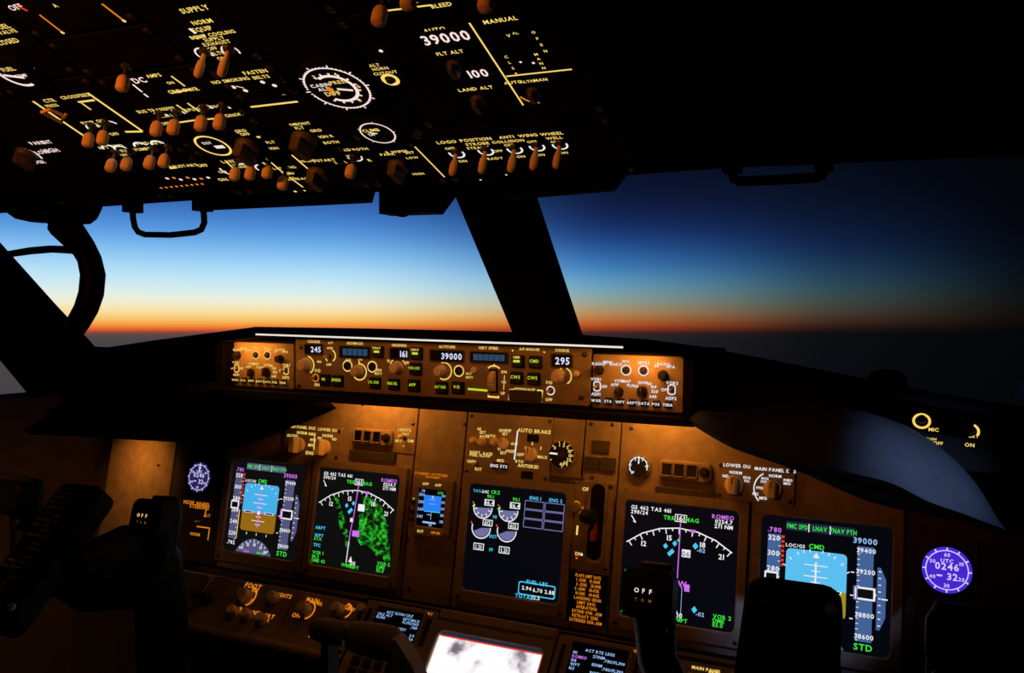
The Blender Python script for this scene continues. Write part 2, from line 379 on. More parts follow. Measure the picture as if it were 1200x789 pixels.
def _btn(b):
    b.rrect(-0.5, 0.5, -0.5, 0.5, 0, 0.42, 0.08, 'knob_black', 0.1)
BUTTON = mk(_btn, 'push_button')
def _rbtn(b): b.lathe([(1.0, 0), (1.0, 0.5), (0.8, 0.8), (0.3, 0.85)], 'knob_black', 18)
RBUTTON = mk(_rbtn, 'push_button')
def _obtn(b): b.lathe([(1.0, 0), (1.0, 0.5), (0.8, 0.8), (0.3, 0.85)], 'knob_cream', 18)
OBUTTON = mk(_obtn, 'push_button')

class Mod:
    """a panel unit: an Empty on a frame, local x,y in the panel, z towards the crew"""
    def __init__(s, name, label, cat, fr, u0, u1, v0, v1, group=None, plate='panel_brown', t=0.004, z=0.0, cham=0.001, screws=True, r=0.003):
        s.fr = fr; s.cu = (u0+u1)/2; s.cv = (v0+v1)/2; s.w = u1-u0; s.h = v1-v0; s.t = t
        s.root = thing(name, label, cat, fr.M(s.cu, s.cv, z), group); s.z0 = z
        s.L = MB()
        if plate:
            b = MB(); b.rrect(-s.w/2, s.w/2, -s.h/2, s.h/2, 0, t, r, plate, cham); b.build('face_plate', s.root)
        if screws and plate:
            for sx in (-1, 1):
                for sy in (-1, 1): part('screw', SCREW, s.root, T(sx*(s.w/2-0.006), sy*(s.h/2-0.006), t))
    def p(s, x, y): u, v = s.fr.uv(x, y); return u-s.cu, v-s.cv
    def sc(s, x, y):
        a = s.fr.uv(x, y-2); b = s.fr.uv(x, y+2); c = s.fr.uv(x-2, y); e = s.fr.uv(x+2, y)
        k = min(math.hypot(a[0]-b[0], a[1]-b[1])/4, math.hypot(c[0]-e[0], c[1]-e[1])/4); return k*1.05 if s.fr is OVH else k
    def txt(s, t, x, y, h, m='lit_amber', wide=1.0, rot=0.0, align=0.5): u, v = s.p(x, y); s.L.text(t, u, v, h*s.sc(x, y)*(0.86 if s.fr is MCP else 1.0), s.t+0.0004, m, rot, wide, align)
    def ln(s, x0, y0, x1, y1, w=1.6, m='lit_amber'): a = s.p(x0, y0); b = s.p(x1, y1); s.L.line(*a, *b, w*s.sc(x0, y0), s.t+0.0004, m)
    def arc(s, x, y, r, a0, a1, w=1.4, m='lit_amber'): u, v = s.p(x, y); k = s.sc(x, y); s.L.arc(u, v, r*k, a0, a1, w*k, s.t+0.0005, m)
    def dot(s, x, y, r, m='lit_white'): u, v = s.p(x, y); s.L.disc(u, v, r*s.sc(x, y), s.t+0.0005, m, 10)
    def knob(s, x, y, r, me=None, rz=0.0, name='selector_knob'): u, v = s.p(x, y); return part(name, me or KNOB_CREAM, s.root, TS(u, v, s.t, r*s.sc(x, y), rz))
    def tog(s, x, y, slim=False, rx=0.0, rz=0.0, k=1.0): u, v = s.p(x, y); return part('toggle_switch', TOGGLE_SLIM if slim else TOGGLE, s.root, TS(u, v, s.t, k, rz, rx))
    def btn(s, x, y, w, me=None): u, v = s.p(x, y); return part('push_button', me or BUTTON, s.root, TS(u, v, s.t, w*s.sc(x, y)))
    def done(s, name='lettering'):
        if s.L.v: s.L.build(name, s.root)

# ================================================================== the setting
def struct(name, b, label=None, smooth=False, parent=None):
    o = b.build(name, parent, smooth)
    if parent is None: tag(o, label, 'structure' if False else None, None, 'structure')
    return o
HEAD_L = [(-140, 268), (0, 250), (110, 243), (270, 232), (445, 225), (530, 222)]
HEAD_R = [(606, 217), (730, 206), (850, 197), (975, 192), (1170, 183), (1290, 178)]
hp = [WL.pt(x, y) for x, y in HEAD_L] + [WR.pt(x, y) for x, y in HEAD_R]
b = MB()
rail0 = hp; rail1 = [p+Vector((0, -0.03, 0.05)) for p in hp]; rail2 = [Vector((p.x, -0.62, 0.80-0.10*abs(p.x+0.02))) for p in hp]; rail3 = [Vector((p.x*1.1, -2.2, 1.10-0.15*abs(p.x+0.02))) for p in hp]
b.loft([rail0, rail1, rail2, rail3, [p+Vector((0, 0, 0.05)) for p in rail3], [p+Vector((0, 0.0, 0.05)) for p in rail2], [p+Vector((0, 0.05, 0.05)) for p in rail1], [p+Vector((0, 0.03, 0.02)) for p in hp]], 'ceiling_black', closed=True)
struct('ceiling', b, 'black padded flight deck ceiling curving down to the windshield')
# grey header trims along the top of each windshield
def strip(fr, pts, dz, w, t):
    q = [fr.pt(x, y+0.5)-fr.N*0.006 for x, y in pts]
    b = MB(); b.loft([q, [p+fr.V*w for p in q], [p+fr.V*w+fr.N*t for p in q], [p+fr.N*t for p in q]], 'trim_grey', closed=True); return b
struct('trim_1', strip(WL, [(250, 233), (360, 228), (440, 224)], 0, 0.004, 0.034), 'thin grey header trim above the left windshield')
struct('trim_2', strip(WR, [(606, 217), (680, 209.5), (735, 204)], 0, 0.004, 0.040), 'thin grey header trim above the right windshield')
# centre post between the two windshields: a tapered beam running up and aft
def beam(fr, poly, t0, t1, m):
    b = MB(); pts = [fr.uv(x, y) for x, y in poly]; b.prism(pts, t0, t1, m, 0.004); return b
cp = MB()
pb0, pb1 = WL.pt(603, 396, 0), WR.pt(670, 396, 0); pt0, pt1 = WL.pt(523, 205, 0), WR.pt(604, 205, 0)
mid_b = (pb0+pb1)/2; mid_t = (pt0+pt1)/2; ext = (mid_b-mid_t)*0.18
L_ = [pb0+ext, pt0]; R_ = [pb1+ext, pt1]
out = Vector((0, 0.03, 0.03)); inn = Vector((0, -0.012, -0.008))
mbm = [mid_b+ext+inn, mid_t+inn]
cp.loft([L_, [p*0.8+q*0.2+inn*0.9 for p, q in zip(L_, R_)], mbm, [p*0.2+q*0.8+inn*0.9 for p, q in zip(L_, R_)], R_, [p+out for p in R_], [p+out for p in L_]], 'ceiling_black', closed=True)
struct('trim_3', cp, 'black windshield centre post leaning aft between the two front windows')
po = beam(WL, [(-170, 140), (-100, 190), (0, 300), (60, 366), (100, 408), (128, 440), (60, 480), (36, 458), (0, 414), (-120, 275), (-210, 180)], -0.02, 0.014, 'ceiling_black')
o = po.build('trim_4', None, False, WL.M(0, 0, 0)); tag(o, 'black diagonal post between the left front window and the left side window', None, None, 'structure')
# mirrored right-hand post (outside the view)
def mir(p): return Vector((-0.04-p.x, p.y, p.z))
b = MB(); b.v = []
pm = MB(); pm.prism([WL.uv(x, y) for x, y in [(-170, 140), (0, 300), (100, 408), (128, 440), (60, 480), (0, 414), (-210, 180)]], -0.02, 0.014, 'ceiling_black')
pm.v = [tuple(mir(WL.M(0, 0, 0) @ Vector(p))) for p in pm.v]; pm.f = [f[::-1] for f in pm.f]
struct('trim_5', pm, 'black diagonal post between the right front window and the right side window')
# windows: pane + slim gasket
def window(name, fr, poly, label):
    root = thing(name, label, None, None, None, 'structure')
    q = [fr.uv(x, y) for x, y in poly]
    g = MB(); g.prism(q, -0.016, -0.010, 'window_glass'); g.build('pane', root, False, fr.M(0, 0, 0))
    n = len(q); cx = sum(p[0] for p in q)/n; cy = sum(p[1] for p in q)/n
    f = MB(); outp = [(cx+(p[0]-cx)*1.03, cy+(p[1]-cy)*1.05) for p in q]
    for z0, z1 in ((-0.02, -0.006),):
        vs_ = [(p[0], p[1], z) for z in (z0, z1) for p in q]+[(p[0], p[1], z) for z in (z0, z1) for p in outp]; fs = []
        for i in range(n):
            j = (i+1) % n
            fs += [(i, j, n+j, n+i), (2*n+i, 3*n+i, 3*n+j, 2*n+j), (n+i, n+j, 3*n+j, 3*n+i), (i, 2*n+i, 2*n+j, j)]
        f.add(vs_, fs, 'ceiling_black')
    f.build('gasket', root, False, fr.M(0, 0, 0)); return root
window('window_1', WL, [(-150, 255), (-60, 245), (110, 238), (445, 219), (531, 215), (615, 430), (420, 430), (98, 415), (0, 300)], 'left front windshield pane with the bright orange and blue horizon')
window('window_2', WR, [(597, 208), (730, 199), (975, 186), (1290, 170), (1420, 160), (1330, 520), (1000, 480), (655, 430)], 'right front windshield pane with the dark dusk sky')
SW = Frame((-0.97, -0.4, 0.30), (0.12, 1, 0), (0.25, 0, 1))
SWR = Frame((0.93, -0.4, 0.30), (0.12, -1, 0), (-0.25, 0, 1))
def side_window(name, fr, label, sgn):
    root = thing(name, label, None, None, None, 'structure')
    q = [(-0.75*sgn, -0.104), (0.36*sgn, -0.104), (0.24*sgn, 0.06), (0.02*sgn, 0.22), (-0.12*sgn, 0.30), (-0.75*sgn, 0.30)]
    g = MB(); g.prism(q, -0.012, -0.004, 'window_glass'); g.build('pane', root, False, fr.M(0, 0, 0))
    return root
side_window('window_3', SW, 'left side window pane behind the diagonal post', 1)
side_window('window_4', SWR, 'right side window pane beside the first officer', -1)
# side walls, floor, back wall
def wall(name, sgn, label):
    b = MB(); X = lambda x: -0.02+sgn*x
    base = [(1.02, -2.2), (1.02, -0.75), (0.99, -0.35), (0.96, -0.12), (0.93, 0.12)]
    lo = [Vector((X(x), y, -0.8)) for x, y in base]; hi = [Vector((X(x-0.02), y, 0.196)) for x, y in base]
    b.loft([lo, hi, [p+Vector((sgn*0.05, 0, 0.004)) for p in hi], [p+Vector((sgn*0.05, 0, 0)) for p in lo]], 'wall_brown', closed=True)
    struct(name, b, label)
wall('wall_left', -1, 'dark brown side wall below the left window'); wall('wall_right', 1, 'dark brown side wall below the right window')
b = MB(); b.box(-1.15, 1.1, -2.3, 0.3, -0.84, -0.8, 'floor_carpet'); struct('floor', b, 'dark carpeted flight deck floor')
b = MB(); b.box(-1.1, 1.06, 0.22, 0.26, -0.8, 0.10, 'panel_black'); struct('wall_front', b, 'black bulkhead in the footwells below the instrument panel')
b = MB(); b.box(-1.15, 1.1, -2.26, -2.2, -0.8, 1.15, 'ceiling_black'); struct('wall_back', b, 'black bulkhead behind the crew seats')

# ================================================================== glareshield
gs = thing('glareshield', 'long black padded glareshield running under both windshields', 'glareshield', T(-0.02, -0.1, 0.3))
GI = gs.matrix_world.inverted()
def gbuild(b, name, smooth=True):
    b.v = [tuple(GI @ Vector(p)) for p in b.v]; return b.build(name, gs, smooth)
ridge = [(40, 424), (100, 411), (180, 399), (265, 388), (300, 384), (430, 385), (560, 388), (660, 391), (760, 398), (820, 406), (900, 421), (1000, 441), (1100, 461), (1200, 477), (1330, 500)]
lip = [(30, 432), (95, 418), (178, 406), (265, 394), (300, 388.5), (430, 392), (560, 397), (660, 400.5), (760, 406), (820, 414), (900, 430), (1000, 450), (1100, 470), (1200, 486), (1330, 510)]
R1 = [atY(x, y, -0.18) for x, y in ridge]; R2 = [atY(x, y, -0.272) for x, y in lip]
R0 = [Vector((p.x*1.0, 0.14-0.36*abs(p.x+0.02), p.z-0.045)) for p in R1]
Rm = [p*0.5+q*0.5+Vector((0, 0, 0.004)) for p, q in zip(R1, R2)]
R3 = [p+Vector((0, 0.002, -0.007)) for p in R2]; R4 = [Vector((p.x, -0.20, p.z-0.004)) for p in R3]; R5 = [p+Vector((0, 0, -0.02)) for p in R0]
b = MB(); b.loft([R0, R1, Rm, R2, R3, R4, R5], 'cover_black', closed=True); gbuild(b, 'top_cover')
b = MB()
b.box(-0.388, 0.338, -0.232, -0.05, 0.243, 0.3245, 'panel_black', 0.002)
b.box(-0.388, 0.338, -0.246, -0.230, 0.240, 0.2515, 'panel_black', 0.002)
b.box(0.326, 0.338, -0.250, -0.230, 0.243, 0.321, 'panel_black', 0.002)
b.box(-0.388, -0.374, -0.248, -0.230, 0.243, 0.322, 'panel_black', 0.002)
gbuild(b, 'housing', False)
b = MB(); b.tube([atY(300, 392.0, -0.2735), atY(430, 396.5, -0.2735), atY(560, 401, -0.2735), atY(660, 404.5, -0.2735), atY(730, 407.2, -0.2735)], 0.0012, 'strip_white', 8)  # emissive white tube along the lip
o = gbuild(b, 'lip_strip'); o['label'] = 'thin glowing white strip along the glareshield lip'
# rolled hood over the first officer's displays; the captain's is its mirror image
hoodT = [(815, 490), (848, 487), (890, 480), (945, 477), (1005, 485), (1065, 507), (1116, 541), (1150, 577), (1170, 610)]
hoodL = [(812, 496), (845, 513), (880, 527), (940, 541), (1000, 555), (1046, 567), (1088, 588), (1128, 602), (1180, 622)]
HT = [atY(x, y, -0.29) for x, y in hoodT]; HL = [atY(x, y, -0.345) for x, y in hoodL]
HT[0] = atY(812, 478, -0.22); HL[0] = atY(806, 490, -0.245)
def hood(mirror):
    f = (lambda p: mir(p)) if mirror else (lambda p: p)
    top = [f(p) for p in HT]; low = [f(p) for p in HL]
    bw = [math.sin(PI*i/(len(top)-1))**0.5 for i in range(len(top))]
    m1 = [p*0.66+q*0.34+Vector((0, -0.010*w, 0.010*w)) for p, q, w in zip(top, low, bw)]; m2 = [p*0.30+q*0.70+Vector((0, -0.010*w, 0.009*w)) for p, q, w in zip(top, low, bw)]
    und = [p+Vector((0, 0.008, -0.007)) for p in low]; 
    def vb(x):
        d = abs(x+0.02); k = [(0.0, 0.235), (0.275, 0.218), (0.36, 0.190), (0.445, 0.152), (0.53, 0.120), (0.58, 0.110), (0.70, 0.104), (0.9, 0.10)]
        for (a, A), (c, B) in zip(k, k[1:]):
            if d <= c: return A+(B-A)*(d-a)/(c-a)
        return 0.1
    un2 = [MIP.V*vb(p.x)+Vector((p.x, 0, 0))+MIP.N*0.001 for p in low]
    def cz(x):
        for a, c in zip(R4, R4[1:]):
            if a.x <= x <= c.x: return a.z+(c.z-a.z)*(x-a.x)/(c.x-a.x)
        return R4[-1].z if x > 0 else R4[0].z
    fw = [Vector((p.x, -0.175, p.z-0.006)) for p in top]; fw2 = [Vector((p.x, -0.165, cz(p.x)-0.001)) for p in top]
    def smooth_rail(r):      # Catmull-Rom through the stations
        o = []
        for i in range(len(r)-1):
            a, p, q, d = r[max(i-1, 0)], r[i], r[i+1], r[min(i+2, len(r)-1)]
            for k in range(4):
                t = k/4; o.append(0.5*((2*p)+(q-a)*t+(2*a-5*p+4*q-d)*t*t+(3*p-a-3*q+d)*t*t*t))
        return o+[r[-1]]
    R = [smooth_rail(x) for x in (fw2, fw, top, m1, m2, low, und, un2)]
    b = MB(); b.loft(R, 'cover_black' if mirror else 'hood_vinyl', closed=True); n = len(R[0]); k = b.mi('cover_black')  # captain's copy is black instead of vinyl grey, shade put into the colour
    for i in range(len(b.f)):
        if i//(n-1) >= 6 or i//(n-1) == 0: b.m[i] = k  # underside blackened to stand in for the shade below the hood
    o = gbuild(b, 'hood'); return o
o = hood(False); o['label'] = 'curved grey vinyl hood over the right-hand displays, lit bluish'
o = hood(True); o['label'] = 'curved hood over the left-hand displays, coloured black for shade'
b = MB(); q = atY(1040, 440, -0.15); b.lathe([(0.024, -0.03), (0.021, -0.002), (0.014, 0.005), (0.004, 0.007)], 'cover_black', 14, T(q.x, q.y, q.z)); gbuild(b, 'sensor_dome')
# flood lamp fixtures tucked under the glareshield
for (x, w), wh in zip(FLOODS, ('the captain\'s map display', 'the small standby display', 'the centre engine display', 'the right-hand map display')):
    f = thing('flood_lamp', 'small amber flood lamp tucked under the glareshield above '+wh, 'lamp', T(x, -0.018, 0.2455), 'flood lamps under the glareshield')
    b = MB(); b.box(-0.055, 0.055, -0.014, 0.014, -0.004, 0.0005, 'panel_black', 0.001); b.build('housing', f)
f = thing('added_cool_spot', 'added unseen cool spot lamp on the ceiling beside the right window', 'lamp', T(0.86, -0.86, 0.60))
dirv = (Vector((0.60, -0.33, 0.240))-Vector((0.86, -0.86, 0.60))).normalized()
b = MB(); b.lathe([(0.012, 0.03), (0.022, 0.032), (0.024, 0.09), (0.016, 0.12)], 'black_plastic', 16, dirv.to_track_quat('-Z', 'Y').to_matrix().to_4x4()); b.build('shade', f, True)
b = MB(); b.tube([-dirv*0.11, -dirv*0.12+Vector((0, 0, 0.16))], 0.006, 'black_plastic'); b.build('stem', f)
for (x, w), wh in zip(PEDFL, ('the captain\'s lower knob panel', 'the lower centre display')):
    f = thing('pedestal_flood_lamp', 'slim amber flood lamp under the instrument panel rail above '+wh, 'lamp', T(x, -0.050, -0.148)); b = MB(); b.box(-0.125, 0.125, -0.008, 0.008, -0.003, 0.004, 'panel_black', 0.001); b.build('housing', f)
f = thing('added_captain_spot', 'small swivel map light on the ceiling above the captain\'s seat', 'lamp', T(-0.62, -1.05, 0.58))
dv = (Vector((-0.84, -0.25, -0.18))-Vector((-0.62, -1.05, 0.58))).normalized(); b = MB(); b.lathe([(0.012, 0.03), (0.022, 0.032), (0.024, 0.09), (0.016, 0.12)], 'black_plastic', 16, dv.to_track_quat('-Z', 'Y').to_matrix().to_4x4()); b.build('shade', f, True)
b = MB(); b.tube([-dv*0.11, -dv*0.12+Vector((0, 0, 0.22))], 0.006, 'black_plastic'); b.build('stem', f)
f = thing('added_fill_lamp', 'added unseen amber fill lamp on the ceiling behind the crew', 'lamp', T(-0.25, -1.75, 0.66))
b = MB(); b.lathe([(0.10, 0.03), (0.11, 0.05), (0.11, 0.36)], 'black_plastic', 20); b.build('housing', f, True)
f = thing('side_flood_lamp', 'small amber flood lamp beside the captain\'s outer panel', 'lamp', T(-0.82, -0.10, 0.160))
b = MB(); b.box(-0.026, 0.026, -0.02, 0.02, -0.002, 0.018, 'panel_black', 0.002); b.build('housing', f)

# ================================================================== main instrument panel
ip = thing('instrument_panel', 'wide brown main instrument panel lit amber from above', 'instrument panel', MIP.M(0, 0, -0.02))
b = MB(); b.box(-0.93, 0.89, -0.12, 0.20, -0.012, 0.0, 'panel_black'); b.box(-0.60, 0.56, 0.20, 0.238, -0.012, 0.0, 'panel_black'); b.build('backing_board', ip)
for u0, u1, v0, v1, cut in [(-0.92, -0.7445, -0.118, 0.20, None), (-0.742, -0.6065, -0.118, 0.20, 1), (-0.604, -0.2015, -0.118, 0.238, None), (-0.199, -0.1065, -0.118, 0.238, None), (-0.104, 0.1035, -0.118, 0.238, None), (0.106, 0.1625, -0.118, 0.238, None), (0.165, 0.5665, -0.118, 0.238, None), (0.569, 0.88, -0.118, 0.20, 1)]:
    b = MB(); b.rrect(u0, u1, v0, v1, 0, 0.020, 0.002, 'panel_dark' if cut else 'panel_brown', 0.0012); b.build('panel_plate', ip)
b = MB(); b.box(-0.93, 0.89, -0.150, -0.121, -0.012, 0.034, 'panel_dark', 0.004); b.build('lower_rail', ip)
for x, y in [(484, 497), (545, 497), (478, 631), (533, 636), (494, 630), (694, 560), (716, 700), (733, 575), (1060, 600), (425, 474), (232, 628), (203, 648), (560, 487), (636, 490), (693, 497), (718, 498), (740, 502), (186, 545), (395, 672), (480, 690), (675, 712), (880, 750)]:
    u, v = MIP.uv(x, y); part('screw', SCREW, ip, T(u, v, 0.020))

# display units -------------------------------------------------------------
S = 0.170
class Scr:
    def __init__(s, S, z=0.0): s.b = MB(); s.S = S; s.z = z
    def c(s, x, y): return (x-0.5)*s.S, (0.5-y)*s.S
    def rect(s, x0, x1, y0, y1, m, dz=0.0): a = s.c(x0, y1); b = s.c(x1, y0); s.b.rect(a[0], b[0], a[1], b[1], s.z+0.0004+dz, m)
    def rrect(s, x0, x1, y0, y1, r, m, dz=0.0): a = s.c(x0, y1); b = s.c(x1, y0); s.b.poly(rr(a[0], b[0], a[1], b[1], r*s.S), s.z+0.0004+dz, m)
    def line(s, x0, y0, x1, y1, m, w=0.008, dz=0.0003): s.b.line(*s.c(x0, y0), *s.c(x1, y1), w*s.S, s.z+0.0004+dz, m)
    def poly(s, pts, m, dz=0.0): s.b.poly([s.c(*p) for p in pts], s.z+0.0004+dz, m)
    def box(s, x0, x1, y0, y1, m, w=0.008, dz=0.0003):
        for a in ((x0, y0, x1, y0), (x1, y0, x1, y1), (x1, y1, x0, y1), (x0, y1, x0, y0)): s.line(*a, m, w, dz)
    def arc(s, x, y, r, a0, a1, m, w=0.008, dz=0.0003): c = s.c(x, y); s.b.arc(*c, r*s.S, a0, a1, w*s.S, s.z+0.0004+dz, m)
    def sector(s, x, y, r, a0, a1, m, dz=0.0001):
        cx, cy = s.c(x, y); pts = [(cx, cy)]+[(cx+r*s.S*math.cos(math.radians(a0+(a1-a0)*i/16)), cy+r*s.S*math.sin(math.radians(a0+(a1-a0)*i/16))) for i in range(17)]
        s.b.poly(pts, s.z+0.0004+dz, m)
    def text(s, t, x, y, h, m, align=0.5, wide=1.0, rot=0.0): s.b.text(t, *s.c(x, y), h*s.S, s.z+0.0009, m, rot, wide, align)
def display(uc, label, bg, draw, vc=0.0, fr=MIP, group='main panel display units', z=0.0):
    r = thing('display_unit', label, 'display', fr.M(uc, vc, z), group)
    o = 0.098; b = MB(); b.frame(-o, o, -0.104, 0.100, -S/2, S/2, -S/2, S/2, 0.0, 0.009, 'panel_brown', 0.009); b.build('bezel', r)
    b = MB(); b.rrect(-S/2-0.001, S/2+0.001, -S/2-0.001, S/2+0.001, 0.0004, 0.0030, 0.009, bg); sc = b.build('screen', r)
    d = Scr(S, 0.0030); draw(d); d.b.build('screen_graphics', sc)
    for sx in (-1, 1): part('screw', SCREW, r, T(sx*0.088, -0.0965, 0.009))
    return r
def pfd(fo):
    tp = 'lit_tape_blue' if fo else 'lit_tape'; sb = 'lit_skyblue_light' if fo else 'lit_skyblue'; gr = 'lit_ground_olive' if fo else 'lit_ground'
    def f(d):
        d.rect(.19, .72, .035, .105, 'lit_dimblue' if fo else 'lit_tape')
        for t, x in (('FMC SPD', .28), ('LNAV', .455), ('VNAV PTH', .63)): d.text(t, x, .07, .038, 'lit_green', .5, .72)
        for x in (.37, .535): d.line(x, .04, x, .105, 'lit_white', .008)
        d.rect(.05, .155, .15, .865, tp)
        for i, t in enumerate(('320', '300', '280', '260', '240', '220')): d.text(t, .10, .18+i*.125, .042, 'lit_white')
        for i in range(12): d.line(.135, .18+i*.0625, .155, .18+i*.0625, 'lit_white', .006)
        for i in range(7 if fo else 9): d.rect(.160, .182, .155+i*.038, .177+i*.038, 'lit_red')
        d.line(.165, .55, .165, .86, 'lit_amber', .010)
        d.rect(.035, .145, .455, .545, 'lit_white', .0004); d.rect(.048, .132, .47, .53, 'screen_grey', .0006); d.text('262', .09, .5, .045, 'lit_white')
        d.text('.780', .10, .115, .040, 'lit_magenta'); d.text('.782', .10, .905, .040, 'lit_white')
        d.rrect(.20, .67, .25, .76, .035, gr); d.poly([(.20, .56), (.20, .285), (.21, .262), (.235, .25), (.635, .25), (.66, .262), (.67, .285), (.67, .55)], sb, .0002)
        cx = .435
        for k, (dy, w) in enumerate(((-.19, .09), (-.145, .035), (-.10, .09), (-.055, .035), (.045, .035), (.09, .09), (.13, .035))): d.line(cx-w, .555+dy, cx+w, .555+dy, 'lit_white', .007, .0005)
        for a in (-60, -45, -30, -20, -10, 10, 20, 30, 45, 60):
            q = math.radians(a); x, y = math.sin(q), -math.cos(q); d.line(cx+.27*x, .53+.27*y, cx+.295*x, .53+.295*y, 'lit_white', .008, .0005)
        d.poly([(cx, .262), (cx-.025, .305), (cx+.025, .305)], 'lit_white', .0006)
        d.line(cx, .34, cx, .72, 'lit_white' if fo else 'lit_magenta', .013, .0007); d.line(.235, .555, .635, .56, 'lit_magenta', .011, .0006)
        for s_ in (-1, 1): d.rect(cx+s_*.14-.06, cx+s_*.14+.06, .545, .568, 'lit_white', .0008); d.rect(cx+s_*.14-.05, cx+s_*.14+.05, .549, .564, 'screen_grey', .0009)
        d.rect(cx-.018, cx+.018, .54, .575, 'lit_white', .0009)
        d.text('CMD', cx, .215, .038, 'lit_green'); d.text('LOC/GS', .27, .225, .028, 'lit_white')
        for y in (.38, .56, .74): d.line(.70, y, .725, y, 'lit_white', .009)
        for x in (.30, .435, .57): d.line(x, .775, x, .80, 'lit_white', .009)
        d.rect(.745, .865, .17, .905, tp)
        for i, t in enumerate(('39400', '39200', '38800', '38600')): d.text(t, .81, (.20, .365, .70, .865)[i], .036, 'lit_white')
        for i in range(18): d.line(.745, .19+i*.0415, .765, .19+i*.0415, 'lit_white', .006)
        d.rect(.735, .885, .485, .585, 'lit_white', .0004); d.rect(.75, .87, .50, .57, 'screen_grey', .0006); d.text('39000', .81, .535, .042, 'lit_white')
        d.text('39000', .80, .125, .046, 'lit_magenta' if not fo else 'lit_paleblue'); d.text('STD', .805, .945, .05, 'lit_green')
        d.box(.728, .75, .485, .585, 'lit_magenta' if not fo else 'lit_steel', .01, .0007)
        d.poly([(.895, .32), (.92, .32), (.96, .41), (.96, .70), (.92, .80), (.895, .80)], tp)
        for i in range(9): d.line(.905, .35+i*.052, .925, .35+i*.052, 'lit_white', .008)
        d.line(.93, .56, .975, .56, 'lit_white', .010)
        d.sector(.42, 1.11, .27, 25, 155, tp)
        for i in range(9):
            q = math.radians(40+i*12.5); x, y = math.cos(q), -math.sin(q)
            if 1.11+.235*y < .985: d.line(.42+.235*x, 1.11+.235*y, .42+.262*x, 1.11+.262*y, 'lit_white', .009)
        for t, x, y in (('14', .26, .945), ('15', .34, .905), ('16', .43, .895), ('17', .52, .92), ('18', .58, .96)): d.text(t, x, y, .035, 'lit_white')
        d.poly([(.42, .875), (.40, .84), (.44, .84)], 'lit_white'); d.text('161H', .33, .975, .03, 'lit_magenta'); d.text('MAG', .52, .975, .028, 'lit_green')
        # keep the compass inside the glass
        d.b.v = [(p[0], max(p[1], -S/2+0.001), p[2]) for p in d.b.v]
    return f
